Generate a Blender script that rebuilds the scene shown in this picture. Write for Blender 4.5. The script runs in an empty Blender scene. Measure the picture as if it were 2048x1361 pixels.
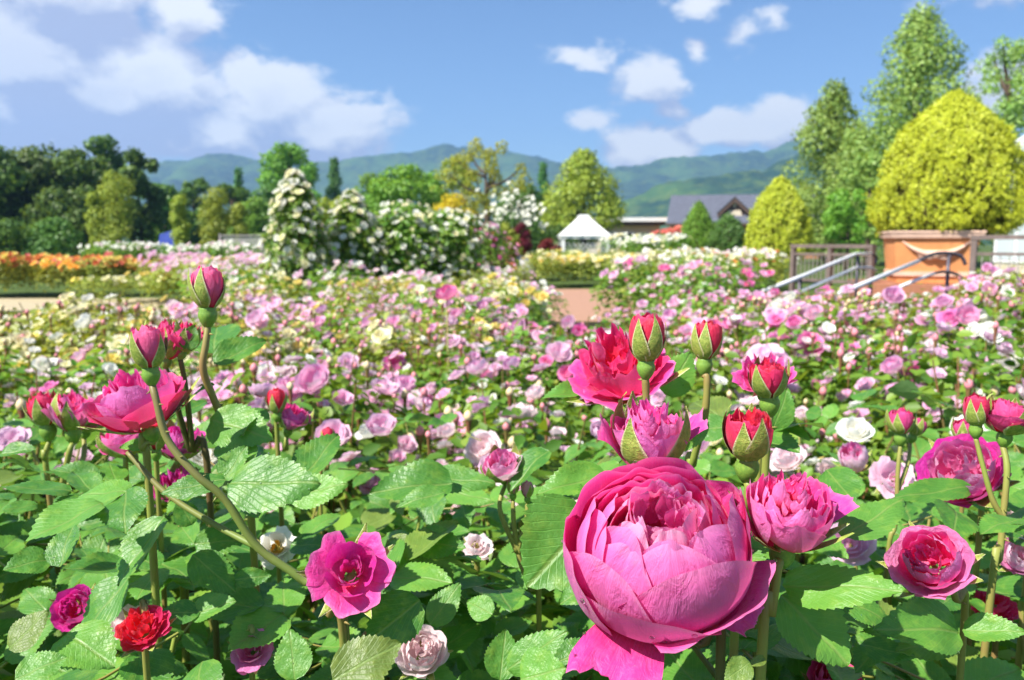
import bpy, math, random
import numpy as np
from mathutils import Vector, Matrix, Euler

R = math.radians
PI = math.pi
C = bpy.context.scene.collection
SC = bpy.context.scene
random.seed(7)

# ------------------------------------------------------------------ camera
FPX, CX, CY, HOR, CAMZ = 1600.0, 1024.0, 680.5, 485.0, 1.30
PITCH = math.atan((CY - HOR) / FPX)
CAM = Vector((0, 0, CAMZ))
RIGHT = Vector((1, 0, 0))
UP = Vector((0, math.sin(PITCH), math.cos(PITCH)))
FWD = Vector((0, math.cos(PITCH), -math.sin(PITCH)))
cd = bpy.data.cameras.new('camera')
cam = bpy.data.objects.new('camera', cd)
C.objects.link(cam)
cam.location = CAM
cam.rotation_euler = (R(90) - PITCH, 0, 0)
cd.sensor_width = 36
cd.lens = 36 * FPX / 2048
cd.clip_start = 0.02
cd.clip_end = 9000
cd.dof.use_dof = True
cd.dof.focus_distance = 0.46
cd.dof.aperture_fstop = 13
SC.camera = cam

def P(px, py, d):
    """point of the place that lies at depth d along the view axis"""
    return CAM + RIGHT * ((px - CX) / FPX * d) + UP * (-(py - CY) / FPX * d) + FWD * d

def at(px, py, Y):
    """point at distance Y in front (world y)"""
    r = RIGHT * ((px - CX) / FPX) + UP * (-(py - CY) / FPX) + FWD
    return CAM + r * (Y / r.y)

def cdir(x, y, z):
    """direction given as right / up / toward the viewer"""
    return (RIGHT * x + UP * y - FWD * z).normalized()

# ------------------------------------------------------------------ light
SUN_DIR = Vector((-0.62, -0.42, 0.86)).normalized()      # towards the sun
SUN_EL = math.asin(SUN_DIR.z)
SUN_AZ = math.atan2(SUN_DIR.x, SUN_DIR.y)
sd = bpy.data.lights.new('sun', 'SUN')
sd.energy = 4.6
sd.angle = R(0.53)
sd.color = (1.0, 0.95, 0.86)
so = bpy.data.objects.new('sun', sd)
so.rotation_euler = SUN_DIR.to_track_quat('Z', 'Y').to_euler()
so.location = (0, 0, 30)
C.objects.link(so)
SC.view_settings.view_transform = 'Standard'
SC.view_settings.look = 'None'
SC.view_settings.gamma = 1
SC.view_settings.use_curve_mapping = False
SC.view_settings.exposure = 1.25
SC.render.engine = 'CYCLES'
SC.cycles.use_denoising = True
SC.cycles.max_bounces = 8
SC.cycles.transparent_max_bounces = 6
SC.cycles.volume_bounces = 0
SC.cycles.volume_step_rate = 4

# ------------------------------------------------------------------ node helper
class NT:
    def __init__(s, tree):
        s.t = tree
        s.n = tree.nodes
        s.n.clear()
    def new(s, kind, **kw):
        n = s.n.new(kind)
        for k, v in kw.items():
            setattr(n, k, v)
        return n
    def put(s, sock, v):
        if hasattr(v, 'bl_idname') and not hasattr(v, 'is_linked'):
            v = v.outputs[0]
        if hasattr(v, 'is_linked'):
            s.t.links.new(v, sock)
        else:
            if sock.type == 'RGBA' and hasattr(v, '__len__') and len(v) == 3:
                v = (*v, 1)
            sock.default_value = v
    def m(s, op, a, b=None, c=None, clamp=False):
        n = s.new('ShaderNodeMath', operation=op)
        n.use_clamp = clamp
        for i, v in enumerate((a, b, c)):
            if v is not None:
                s.put(n.inputs[i], v)
        return n.outputs[0]
    def vm(s, op, a, b=None):
        n = s.new('ShaderNodeVectorMath', operation=op)
        s.put(n.inputs[0], a)
        if b is not None:
            s.put(n.inputs[1], b)
        return n.outputs[1] if op in ('LENGTH', 'DOT_PRODUCT', 'DISTANCE') else n.outputs[0]
    def mix(s, f, a, b, mode='MIX'):
        n = s.new('ShaderNodeMix', data_type='RGBA', blend_type=mode)
        s.put(n.inputs[0], f); s.put(n.inputs[6], a); s.put(n.inputs[7], b)
        return n.outputs[2]
    def noise(s, vec, scale, detail=3, rough=.55, dist=0):
        n = s.new('ShaderNodeTexNoise')
        if vec is not None:
            s.put(n.inputs['Vector'], vec)
        n.inputs['Scale'].default_value = scale
        n.inputs['Detail'].default_value = detail
        n.inputs['Roughness'].default_value = rough
        n.inputs['Distortion'].default_value = dist
        return n.outputs[0]
    def ramp(s, f, lo, hi):
        n = s.new('ShaderNodeMapRange', interpolation_type='SMOOTHSTEP')
        s.put(n.inputs[0], f); s.put(n.inputs[1], lo); s.put(n.inputs[2], hi)
        return n.outputs[0]

# ------------------------------------------------------------------ world: sky with clouds
w = bpy.data.worlds.new('World')
SC.world = w
w.use_nodes = True
T = NT(w.node_tree)

def azel(px, py):
    r = RIGHT * ((px - CX) / FPX) + UP * (-(py - CY) / FPX) + FWD
    r.normalize()
    return math.atan2(r.x, r.y), math.asin(r.z)

CLOUDS = [  # px, py, half width, half height, weight
    (40, 110, 270, 165, 2.1), (190, 175, 260, 95, 1.8), (-60, 190, 240, 130, 2.1), (90, -40, 200, 130, 1.8),
    (400, 30, 120, 75, .85), (300, 240, 240, 70, .8),
    (545, 212, 140, 98, 1.4), (610, 258, 210, 78, 1.35), (430, 265, 180, 65, 1.0), (720, 275, 110, 55, .85), (90, 275, 220, 45, .95),
    (1300, 165, 90, 70, .80), (1150, 102, 70, 38, .72), (1392, 95, 55, 50, .68), (1345, 238, 60, 26, .74),
    (1300, 300, 130, 50, .85), (1440, 262, 150, 50, .86), (1560, 245, 130, 65, .85), (1180, 245, 60, 28, .6), (1510, 55, 70, 50, .5),
    (2010, 190, 120, 80, .7), (1390, 10, 80, 35, .5), (1980, -20, 140, 60, .6),
]
g = bpy.data.node_groups.new('cloud_density', 'ShaderNodeTree')
g.interface.new_socket('Vector', in_out='INPUT', socket_type='NodeSocketVector')
g.interface.new_socket('Value', in_out='OUTPUT', socket_type='NodeSocketFloat')
G = NT(g)
gi = G.new('NodeGroupInput'); go = G.new('NodeGroupOutput')
sx = G.new('ShaderNodeSeparateXYZ'); G.put(sx.inputs[0], gi.outputs[0])
warp = G.new('ShaderNodeTexNoise'); warp.inputs['Scale'].default_value = 7; warp.inputs['Detail'].default_value = 2
G.put(warp.inputs['Vector'], gi.outputs[0])
wv = G.vm('MULTIPLY', G.vm('SUBTRACT', warp.outputs[1], (.5, .5, .5)), (.10, .07, 0))
v0 = G.vm('ADD', gi.outputs[0], wv)
acc = None
for (px, py, hw, hh, wt) in CLOUDS:
    a, e = azel(px, py)
    k = (1 / (hw / FPX * 1.02), 1 / (hh / FPX * 1.02), 0)
    d = G.vm('LENGTH', G.vm('MULTIPLY', G.vm('SUBTRACT', v0, (a, e, 0)), k))
    val = G.m('MULTIPLY', G.m('SUBTRACT', 1.0, d), wt)
    acc = val if acc is None else G.m('SMOOTH_MAX', acc, val, .12)
# the same kind of broken cloud all round and overhead
out = G.m('MAXIMUM', G.ramp(G.m('ABSOLUTE', sx.outputs[0]), .66, .9), G.ramp(sx.outputs[1], .36, .55))
far = G.m('MULTIPLY', G.m('SUBTRACT', G.noise(gi.outputs[0], 2.3, 2), .52), 3.2)
acc = G.m('MAXIMUM', acc, G.m('SUBTRACT', G.m('MULTIPLY', far, out), G.m('MULTIPLY', G.m('SUBTRACT', 1.0, out), 2.0)))
sv = G.vm('MULTIPLY', gi.outputs[0], (1, 1.5, 1))
n1 = G.noise(sv, 11, 9, .60, .3)
n2 = G.noise(sv, 30, 6, .6)
dens = G.m('ADD', acc, G.m('ADD', G.m('MULTIPLY', G.m('SUBTRACT', n1, .5), 1.5), G.m('MULTIPLY', G.m('SUBTRACT', n2, .5), .62)))
G.put(go.inputs[0], dens)

tc = T.new('ShaderNodeTexCoord')
sp = T.new('ShaderNodeSeparateXYZ'); T.put(sp.inputs[0], tc.outputs['Generated'])
az = T.m('ARCTAN2', sp.outputs[0], sp.outputs[1])
el = T.m('ARCSINE', sp.outputs[2])
cv = T.new('ShaderNodeCombineXYZ'); T.put(cv.inputs[0], az); T.put(cv.inputs[1], el)
def dens_at(off):
    n = T.new('ShaderNodeGroup'); n.node_tree = g
    T.put(n.inputs[0], T.vm('ADD', cv.outputs[0], off))
    return n.outputs[0]
d0 = dens_at((0, 0, 0))
d1 = dens_at((-.012, .034, 0))
cover = T.ramp(d0, .06, .44)
lit = T.m('ADD', T.m('MULTIPLY', T.m('SUBTRACT', d0, d1), 1.7), .45, clamp=True)
thick = T.ramp(d0, .85, 1.7)
lit = T.m('SUBTRACT', lit, T.m('MULTIPLY', thick, .36), clamp=True)
ccol = T.mix(lit, (.42, .47, .66), (.97, .98, .98))
sky = T.new('ShaderNodeTexSky', sky_type='NISHITA')
sky.sun_disc = False
sky.sun_elevation = SUN_EL
sky.sun_rotation = SUN_AZ
sky.altitude = 300
sky.air_density = 1.0
sky.dust_density = 0.3
sky.ozone_density = 3.0
SKY_STRENGTH = 0.064
b1 = T.new('ShaderNodeBackground'); T.put(b1.inputs[0], T.mix(1.0, sky.outputs[0], (.74, .88, 1.02), 'MULTIPLY')); b1.inputs[1].default_value = SKY_STRENGTH
b2 = T.new('ShaderNodeBackground'); T.put(b2.inputs[0], ccol); b2.inputs[1].default_value = 0.50
ms = T.new('ShaderNodeMixShader'); T.put(ms.inputs[0], T.m('MULTIPLY', cover, .93)); T.put(ms.inputs[1], b1.outputs[0]); T.put(ms.inputs[2], b2.outputs[0])
wo = T.new('ShaderNodeOutputWorld'); T.put(wo.inputs[0], ms.outputs[0])

# ------------------------------------------------------------------ materials
def new_mat(name):
    m = bpy.data.materials.new(name)
    m.use_nodes = True
    return m, NT(m.node_tree)

def plain(name, col, rough=.6, spec=.4, metal=0, var=.25, scale=6, bump=0.0, col2=None, bscale=None):
    m, t = new_mat(name)
    tc = t.new('ShaderNodeTexCoord')
    n = t.noise(tc.outputs['Object'], scale, 5)
    c2 = col2 if col2 else tuple(c * (1 - var) for c in col)
    colr = t.mix(t.ramp(n, .3, .7), c2, col)
    b = t.new('ShaderNodeBsdfPrincipled')
    t.put(b.inputs['Base Color'], colr)
    b.inputs['Roughness'].default_value = rough
    b.inputs['Specular IOR Level'].default_value = spec
    b.inputs['Metallic'].default_value = metal
    if bump:
        bp = t.new('ShaderNodeBump'); bp.inputs['Strength'].default_value = bump; bp.inputs['Distance'].default_value = .02
        t.put(bp.inputs['Height'], t.noise(tc.outputs['Object'], bscale or scale * 6, 6))
        t.put(b.inputs['Normal'], bp.outputs[0])
    o = t.new('ShaderNodeOutputMaterial'); t.put(o.inputs[0], b.outputs[0])
    return m

def leafy(name, a, b, rough=.45, spec=.4, trans=.35, tcol=None, src='attr'):
    """foliage: two greens by leaf, thin and translucent"""
    m, t = new_mat(name)
    if src == 'attr':
        r = t.new('ShaderNodeAttribute', attribute_name='rnd').outputs['Fac']
    else:
        r = t.new('ShaderNodeObjectInfo').outputs['Random']
    col = t.mix(r, a, b)
    oi = t.new('ShaderNodeObjectInfo').outputs['Random']
    hv = t.new('ShaderNodeHueSaturation')
    t.put(hv.inputs['Hue'], t.m('ADD', .49, t.m('MULTIPLY', oi, .02)))
    t.put(hv.inputs['Value'], t.m('ADD', .85, t.m('MULTIPLY', oi, .3)))
    t.put(hv.inputs['Color'], col)
    p = t.new('ShaderNodeBsdfPrincipled')
    t.put(p.inputs['Base Color'], hv.outputs[0])
    p.inputs['Roughness'].default_value = rough
    p.inputs['Specular IOR Level'].default_value = spec
    tr = t.new('ShaderNodeBsdfTranslucent')
    hs = t.new('ShaderNodeMix', data_type='RGBA', blend_type='MULTIPLY'); hs.inputs[0].default_value = 1
    t.put(hs.inputs[6], hv.outputs[0]); t.put(hs.inputs[7], tcol or (1.9, 1.6, .7))
    t.put(tr.inputs[0], hs.outputs[2])
    mx = t.new('ShaderNodeMixShader'); mx.inputs[0].default_value = trans
    t.put(mx.inputs[1], p.outputs[0]); t.put(mx.inputs[2], tr.outputs[0])
    o = t.new('ShaderNodeOutputMaterial'); t.put(o.inputs[0], mx.outputs[0])
    return m

def rose_leaf_mat(name, a, b, yellow):
    """a rose leaflet: midrib, side veins, gloss; u across, v along"""
    m, t = new_mat(name)
    uv = t.new('ShaderNodeUVMap').outputs[0]
    s = t.new('ShaderNodeSeparateXYZ'); t.put(s.inputs[0], uv)
    tc = t.new('ShaderNodeTexCoord')
    oi = t.new('ShaderNodeObjectInfo').outputs['Random']
    au = t.m('ABSOLUTE', t.m('SUBTRACT', s.outputs[0], .5))
    ph = t.m('SUBTRACT', t.m('MULTIPLY', t.m('ADD', s.outputs[1], t.m('MULTIPLY', t.noise(tc.outputs['Object'], 2.5, 2), .12)), t.m('ADD', 7.0, t.m('MULTIPLY', oi, 4.0))), t.m('MULTIPLY', t.m('POWER', au, .8), 9.0))
    fr = t.m('ABSOLUTE', t.m('SUBTRACT', t.m('FRACT', ph), .5))       # 0.. .5, vein at .5
    vein = t.ramp(fr, .40, .5)
    mid = t.m('SUBTRACT', 1.0, t.ramp(au, .008, .035))
    n = t.noise(tc.outputs['Object'], 5, 4)
    base = t.mix(oi, a, b)
    base = t.mix(t.m('MULTIPLY', t.ramp(n, .45, .75), .55), base, yellow)
    base = t.mix(t.m('MULTIPLY', t.ramp(t.m('FRACT', t.m('MULTIPLY', oi, 7.3)), .94, .98), .30), base, (.26, .13, .04))
    spot = t.noise(tc.outputs['Object'], 9, 2)
    base = t.mix(t.m('MULTIPLY', t.ramp(spot, .72, .78), .22), base, (.10, .09, .03))
    base = t.mix(t.m('MULTIPLY', vein, .16), base, tuple(min(1, c * 1.8 + .01) for c in b))
    base = t.mix(t.m('MULTIPLY', mid, .6), base, (.20, .30, .07))
    geo = t.new('ShaderNodeNewGeometry')
    base = t.mix(geo.outputs['Backfacing'], base, t.mix(.75, base, (.16, .25, .12)))
    cell = t.new('ShaderNodeTexVoronoi'); cell.inputs['Scale'].default_value = 26
    t.put(cell.inputs['Vector'], tc.outputs['Object'])
    h = t.m('ADD', t.m('MULTIPLY', t.m('ADD', t.m('MULTIPLY', vein, .38), mid), -1.0), t.m('MULTIPLY', cell.outputs[0], .015))
    h = t.m('ADD', h, t.m('MULTIPLY', n, .8))
    bp = t.new('ShaderNodeBump'); bp.inputs['Strength'].default_value = .26; bp.inputs['Distance'].default_value = .012
    t.put(bp.inputs['Height'], h)
    p = t.new('ShaderNodeBsdfPrincipled')
    t.put(p.inputs['Base Color'], base)
    t.put(p.inputs['Roughness'], t.m('ADD', .30, t.m('MULTIPLY', t.noise(tc.outputs['Object'], 3, 3), .30)))
    p.inputs['Specular IOR Level'].default_value = .5
    t.put(p.inputs['Normal'], bp.outputs[0])
    tr = t.new('ShaderNodeBsdfTranslucent')
    t.put(tr.inputs[0], t.mix(1.0, base, (1.8, 1.9, .5), 'MULTIPLY'))
    mx = t.new('ShaderNodeMixShader'); mx.inputs[0].default_value = .28
    t.put(mx.inputs[1], p.outputs[0]); t.put(mx.inputs[2], tr.outputs[0])
    o = t.new('ShaderNodeOutputMaterial'); t.put(o.inputs[0], mx.outputs[0])
    return m

def petal_mat(name, back, inner, base, trans=.34, fine=True, spots=0.0, rimcol=None, jit=.1):
    """petal: outer side BACK, inner side INNER, both turning to BASE at the claw (v = 0)"""
    m, t = new_mat(name)
    uv = t.new('ShaderNodeUVMap').outputs[0]
    s = t.new('ShaderNodeSeparateXYZ'); t.put(s.inputs[0], uv)
    geo = t.new('ShaderNodeNewGeometry')
    oi = t.new('ShaderNodeObjectInfo').outputs['Random']
    tc = t.new('ShaderNodeTexCoord')
    col = t.mix(geo.outputs['Backfacing'], inner, back)
    n = t.noise(uv, 5, 5, .6)
    col = t.mix(t.m('MULTIPLY', t.ramp(n, .35, .8), .30), col, tuple(min(1, c * 1.25 + .05) for c in back))
    col = t.mix(t.m('MULTIPLY', t.m('SUBTRACT', 1.0, t.ramp(s.outputs[1], .0, .55 if fine else .35)), .85 if fine else .6), col, base)
    if rimcol:
        col = t.mix(t.m('MULTIPLY', t.ramp(s.outputs[1], .90, 1.0), .5), col, rimcol)
    if fine:
        st = t.vm('MULTIPLY', uv, (95, 2.2, 1))
        fib = t.noise(st, 1.0, 4, .6, .4)
        col = t.mix(t.m('MULTIPLY', t.ramp(fib, .45, .75), .22), col, tuple(min(1, c * 1.35 + .04) for c in back))
    if spots:
        sp_ = t.noise(uv, 3.3, 5, .65)
        col = t.mix(t.m('MULTIPLY', t.ramp(sp_, .66, .72), spots), col, (.78, .58, .40))
    hv = t.new('ShaderNodeHueSaturation')
    t.put(hv.inputs['Hue'], t.m('ADD', .5 - jit * .12, t.m('MULTIPLY', oi, jit * .24)))
    t.put(hv.inputs['Value'], t.m('ADD', 1 - jit, t.m('MULTIPLY', oi, jit * 1.6)))
    t.put(hv.inputs['Color'], col)
    col = hv.outputs[0]
    p = t.new('ShaderNodeBsdfPrincipled')
    t.put(p.inputs['Base Color'], col)
    p.inputs['Roughness'].default_value = .48
    p.inputs['Specular IOR Level'].default_value = .32
    p.inputs['Sheen Weight'].default_value = .12
    p.inputs['Sheen Roughness'].default_value = .35
    bp = t.new('ShaderNodeBump'); bp.inputs['Strength'].default_value = .34 if fine else .25; bp.inputs['Distance'].default_value = .012
    hh = t.noise(t.vm('MULTIPLY', uv, (7, 3.5, 1)), 1.0, 4, .6, .8)
    if fine:
        hh = t.m('ADD', t.m('MULTIPLY', hh, 1.2), t.m('MULTIPLY', fib, .22))
    t.put(bp.inputs['Height'], hh)
    t.put(p.inputs['Normal'], bp.outputs[0])
    tr = t.new('ShaderNodeBsdfTranslucent')
    t.put(tr.inputs[0], t.mix(1.0, col, (1.15, .75, .85) if fine else (1.0, .97, .92), 'MULTIPLY'))
    mx = t.new('ShaderNodeMixShader'); mx.inputs[0].default_value = trans
    t.put(mx.inputs[1], p.outputs[0]); t.put(mx.inputs[2], tr.outputs[0])
    o = t.new('ShaderNodeOutputMaterial'); t.put(o.inputs[0], mx.outputs[0])
    return m

M = {}
M['rose_leaf'] = rose_leaf_mat('rose_leaf', (.054, .182, .024), (.135, .320, .044), (.24, .38, .05))
M['bush_leaf'] = leafy('bush_leaf', (.062, .180, .020), (.220, .350, .040), .45, .35, .34)
M['bush_leaf_yellow'] = leafy('bush_leaf_yellow', (.14, .22, .03), (.34, .39, .06), .45, .4, .35)
M['stem'] = plain('stem', (.24, .30, .055), .5, .4, var=.35, scale=14, col2=(.26, .17, .06))
M['stem_green'] = plain('stem_green', (.16, .23, .045), .5, .4, var=.35, scale=14, col2=(.20, .16, .055))
M['stem_dark'] = plain('stem_dark', (.085, .12, .03), .55, .4, scale=12, col2=(.13, .065, .03))
M['stem_red'] = plain('stem_red', (.23, .085, .045), .55, .4, scale=12, col2=(.16, .15, .04))
mc, t = new_mat('calyx')
s_ = t.new('ShaderNodeSeparateXYZ'); t.put(s_.inputs[0], t.new('ShaderNodeUVMap').outputs[0])
tcx = t.new('ShaderNodeTexCoord')
cc = t.mix(t.ramp(t.noise(tcx.outputs['Object'], 5, 5), .35, .7), (.20, .28, .045), (.36, .42, .085))
cc = t.mix(t.m('MULTIPLY', t.ramp(t.noise(tcx.outputs['Object'], 2.2, 4), .55, .7), .5), cc, (.34, .17, .07))
cc = t.mix(t.ramp(t.m('ABSOLUTE', t.m('SUBTRACT', s_.outputs[0], .5)), .36, .5), cc, (.66, .62, .36))
p = t.new('ShaderNodeBsdfPrincipled'); p.inputs['Roughness'].default_value = .5; p.inputs['Specular IOR Level'].default_value = .35
t.put(p.inputs['Base Color'], cc)
bpx = t.new('ShaderNodeBump'); bpx.inputs['Strength'].default_value = .3; bpx.inputs['Distance'].default_value = .02
t.put(bpx.inputs['Height'], t.noise(tcx.outputs['Object'], 14, 4)); t.put(p.inputs['Normal'], bpx.outputs[0])
o = t.new('ShaderNodeOutputMaterial'); t.put(o.inputs[0], p.outputs[0])
M['calyx'] = mc
M['hip'] = plain('hip', (.20, .34, .05), .42, .4, scale=10, col2=(.13, .25, .04))
M['magenta'] = petal_mat('magenta', (.82, .22, .57), (.86, .05, .34), (.84, .02, .11), .38, True, 0, (.84, .32, .58))
M['magenta_spot'] = petal_mat('magenta_spot', (.75, .175, .50), (.84, .05, .34), (.86, .02, .12), .38, True, .55, (.84, .34, .60), jit=.04)
M['deep'] = petal_mat('deep', (.80, .085, .30), (.80, .025, .19), (.76, .02, .05), .38, True, 0, (.80, .16, .40))
M['crimson'] = petal_mat('crimson', (.76, .035, .12), (.78, .02, .085), (.8, .03, .03), .38, True, 0, (.80, .12, .26))
M['violet_pink'] = petal_mat('violet_pink', (.68, .11, .46), (.66, .02, .34), (.82, .02, .06), .36, True)
M['rosebud'] = petal_mat('rosebud', (.86, .14, .34), (.84, .05, .24), (.80, .03, .08), .38, True, 0, (.84, .26, .5), jit=.04)
M['heart_pink'] = petal_mat('heart_pink', (.86, .36, .64), (.86, .14, .42), (.82, .03, .20), .42, True, 0, (.88, .55, .72))
M['mauve'] = petal_mat('mauve', (.82, .42, .66), (.80, .22, .50), (.78, .10, .3), .36, True)
M['pale'] = petal_mat('pale', (.88, .66, .80), (.88, .56, .74), (.88, .40, .52), .4, False, jit=.14)
M['pink'] = petal_mat('pink', (.86, .58, .76), (.85, .45, .68), (.84, .30, .50), .4, False, jit=.14)
M['blush'] = petal_mat('blush', (.90, .76, .80), (.90, .72, .77), (.90, .58, .64), .4, False)
M['white'] = petal_mat('white', (.90, .90, .84), (.90, .89, .82), (.88, .84, .62), .35, False)
M['cream'] = petal_mat('cream', (.90, .87, .62), (.90, .86, .56), (.86, .74, .32), .35, False)
M['yellow'] = petal_mat('yellow', (.85, .74, .26), (.85, .70, .20), (.8, .5, .05), .35, False)
M['orange'] = petal_mat('orange', (.85, .42, .14), (.85, .36, .08), (.85, .5, .05), .35, False, jit=.3)
M['red'] = petal_mat('red', (.55, .035, .10), (.55, .02, .08), (.5, .01, .03), .35, False, jit=.2)
M['salmon'] = petal_mat('salmon', (.80, .30, .25), (.80, .25, .2), (.7, .1, .08), .35, False)
M['bud_pink'] = plain('bud_pink', (.72, .26, .30), .5, .3)
M['bud_pale'] = plain('bud_pale', (.74, .58, .34), .5, .3)
M['stamen'] = plain('stamen', (.65, .40, .06), .6, .3)
md, t = new_mat('dew')
p = t.new('ShaderNodeBsdfPrincipled'); p.inputs['Transmission Weight'].default_value = 1; p.inputs['IOR'].default_value = 1.33; p.inputs['Roughness'].default_value = .02
o = t.new('ShaderNodeOutputMaterial'); t.put(o.inputs[0], p.outputs[0])
M['dew'] = md

# ------------------------------------------------------------------ geometry helpers
def mesh_np(name, V, F, mat=None, uv=None, rnd=None, smooth=True, mats=None, mi=None):
    """V (n,3) verts, F (m,k) faces of one size, uv per vertex"""
    V = np.asarray(V, dtype=np.float32); F = np.asarray(F, dtype=np.int32)
    me = bpy.data.meshes.new(name)
    k = F.shape[1]
    me.vertices.add(len(V)); me.vertices.foreach_set('co', V.ravel())
    me.loops.add(F.size); me.loops.foreach_set('vertex_index', F.ravel())
    me.polygons.add(len(F))
    me.polygons.foreach_set('loop_start', np.arange(0, F.size, k, dtype=np.int32))
    me.polygons.foreach_set('loop_total', np.full(len(F), k, dtype=np.int32))
    me.polygons.foreach_set('use_smooth', np.full(len(F), bool(smooth)))
    if mi is not None:
        me.polygons.foreach_set('material_index', np.asarray(mi, dtype=np.int32))
    me.update(calc_edges=True)
    if uv is not None:
        l = me.uv_layers.new(name='UVMap')
        l.data.foreach_set('uv', np.asarray(uv, dtype=np.float32)[F.ravel()].ravel())
    if rnd is not None:
        a = me.attributes.new('rnd', 'FLOAT', 'POINT')
        a.data.foreach_set('value', np.asarray(rnd, dtype=np.float32))
    for x in (mats or ([mat] if mat else [])):
        me.materials.append(x)
    me.validate()
    return me

class MB:
    """collects quads / tris into one mesh"""
    def __init__(s): s.v = []; s.f = []; s.u = []; s.m = []
    def add(s, V, F, U=None, mi=0):
        o = len(s.v)
        s.v += [tuple(x) for x in V]
        s.f += [tuple(int(i) + o for i in f) for f in F]
        s.u += [tuple(x) for x in U] if U is not None else [(0, 0)] * len(V)
        s.m += [mi] * len(F)
    def box(s, c, d, rz=0, mi=0, taper=1.0):
        hx, hy, hz = d[0] / 2, d[1] / 2, d[2] / 2
        V = []
        for z in (-hz, hz):
            k = 1.0 if z < 0 else taper
            for x, y in ((-hx, -hy), (hx, -hy), (hx, hy), (-hx, hy)):
                x *= k; y *= k
                V.append((c[0] + x * math.cos(rz) - y * math.sin(rz), c[1] + x * math.sin(rz) + y * math.cos(rz), c[2] + z))
        s.add(V, [(3, 2, 1, 0), (4, 5, 6, 7), (0, 1, 5, 4), (1, 2, 6, 5), (2, 3, 7, 6), (3, 0, 4, 7)], None, mi)
    def tube(s, pts, rad, n=6, mi=0, cap=True):
        pts = [Vector(p) for p in pts]
        k = len(pts)
        rr = rad if hasattr(rad, '__len__') else [rad] * k
        V = []; U = []
        prev = None
        for i, p in enumerate(pts):
            d = (pts[min(i + 1, k - 1)] - pts[max(i - 1, 0)])
            d = d.normalized() if d.length > 1e-9 else Vector((0, 0, 1))
            if prev is None:
                a = d.orthogonal().normalized()
            else:
                a = prev - d * prev.dot(d)
                a = a.normalized() if a.length > 1e-6 else d.orthogonal().normalized()
            prev = a
            b = d.cross(a)
            for j in range(n):
                t = 2 * PI * j / n
                V.append(p + (a * math.cos(t) + b * math.sin(t)) * rr[i]); U.append((j / n, i / max(1, k - 1)))
        F = []
        for i in range(k - 1):
            for j in range(n):
                F.append((i * n + j, i * n + (j + 1) % n, (i + 1) * n + (j + 1) % n, (i + 1) * n + j))
        if cap:
            F.append(tuple(range(n - 1, -1, -1))); F.append(tuple((k - 1) * n + j for j in range(n)))
        s.add(V, F, U, mi)
    def lathe(s, prof, n=14, o=(0, 0, 0), mi=0):
        V = []; U = []
        for i, (r, z) in enumerate(prof):
            for j in range(n):
                t = 2 * PI * j / n
                V.append((o[0] + r * math.cos(t), o[1] + r * math.sin(t), o[2] + z)); U.append((j / n, i / (len(prof) - 1)))
        F = [(i * n + j, i * n + (j + 1) % n, (i + 1) * n + (j + 1) % n, (i + 1) * n + j) for i in range(len(prof) - 1) for j in range(n)]
        s.add(V, F, U, mi)
    def mesh(s, name, mats, smooth=True):
        me = bpy.data.meshes.new(name)
        me.from_pydata(s.v, [], s.f)
        l = me.uv_layers.new(name='UVMap')
        idx = np.empty(len(me.loops), dtype=np.int32); me.loops.foreach_get('vertex_index', idx)
        l.data.foreach_set('uv', np.asarray(s.u, dtype=np.float32)[idx].ravel())
        me.polygons.foreach_set('material_index', np.asarray(s.m, dtype=np.int32))
        me.polygons.foreach_set('use_smooth', np.full(len(s.f), bool(smooth)))
        for x in (mats if isinstance(mats, (list, tuple)) else [mats]):
            me.materials.append(x)
        me.update()
        return me

def link(name, me, parent=None, loc=(0, 0, 0), rot=None, scale=1.0, mat=None, kind=None):
    o = bpy.data.objects.new(name, me)
    C.objects.link(o)
    if parent is not None:
        o.parent = parent
    o.location = loc
    if rot is not None:
        o.rotation_mode = 'QUATERNION'; o.rotation_quaternion = rot
    o.scale = scale if hasattr(scale, '__len__') else (scale, scale, scale)
    if mat is not None:
        o.material_slots[0].link = 'OBJECT'; o.material_slots[0].material = mat
    if kind:
        o['kind'] = kind
    return o

def tag(o, label, cat, group=None):
    o['label'] = label; o['category'] = cat
    if group:
        o['group'] = group
    return o

def thing(name, label, cat, loc, group=None, rz=0):
    o = bpy.data.objects.new(name, None)
    o.empty_display_size = .05
    C.objects.link(o)
    o.location = loc; o.rotation_euler = (0, 0, rz)
    return tag(o, label, cat, group)

def struct(name, me):
    o = link(name, me); o['kind'] = 'structure'
    return o

def frame(axis, spin=0.0):
    """quaternion that turns +Z to AXIS, then spins about it"""
    return Vector(axis).to_track_quat('Z', 'Y') @ Euler((0, 0, spin)).to_quaternion()

def spline(pts, n=6):
    pts = [Vector(p) for p in pts]
    if len(pts) < 3:
        return pts
    out = []
    for i in range(len(pts) - 1):
        p0 = pts[max(i - 1, 0)]; p1 = pts[i]; p2 = pts[i + 1]; p3 = pts[min(i + 2, len(pts) - 1)]
        for k in range(n):
            t = k / n
            out.append(.5 * ((2 * p1) + (p2 - p0) * t + (2 * p0 - 5 * p1 + 4 * p2 - p3) * t * t + (3 * p1 - p0 - 3 * p2 + p3) * t ** 3))
    out.append(pts[-1])
    return out

LEAF6 = (np.array([(0, 0, 0), (-.30, .28, .07), (-.27, .66, .05), (0, 1, -.10), (.27, .66, .05), (.30, .28, .07)]), np.array([(0, 3, 2, 1), (0, 5, 4, 3)]))
CARD4 = (np.array([(0, 0, 0), (-.36, .5, .10), (0, 1, -.05), (.36, .5, .10)]), np.array([(0, 3, 2, 1)]))
BLADE = (np.array([(-.10, 0, 0), (.10, 0, 0), (.05, 1, .05), (-.05, 1, .05)]), np.array([(0, 1, 2, 3)]))

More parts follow.
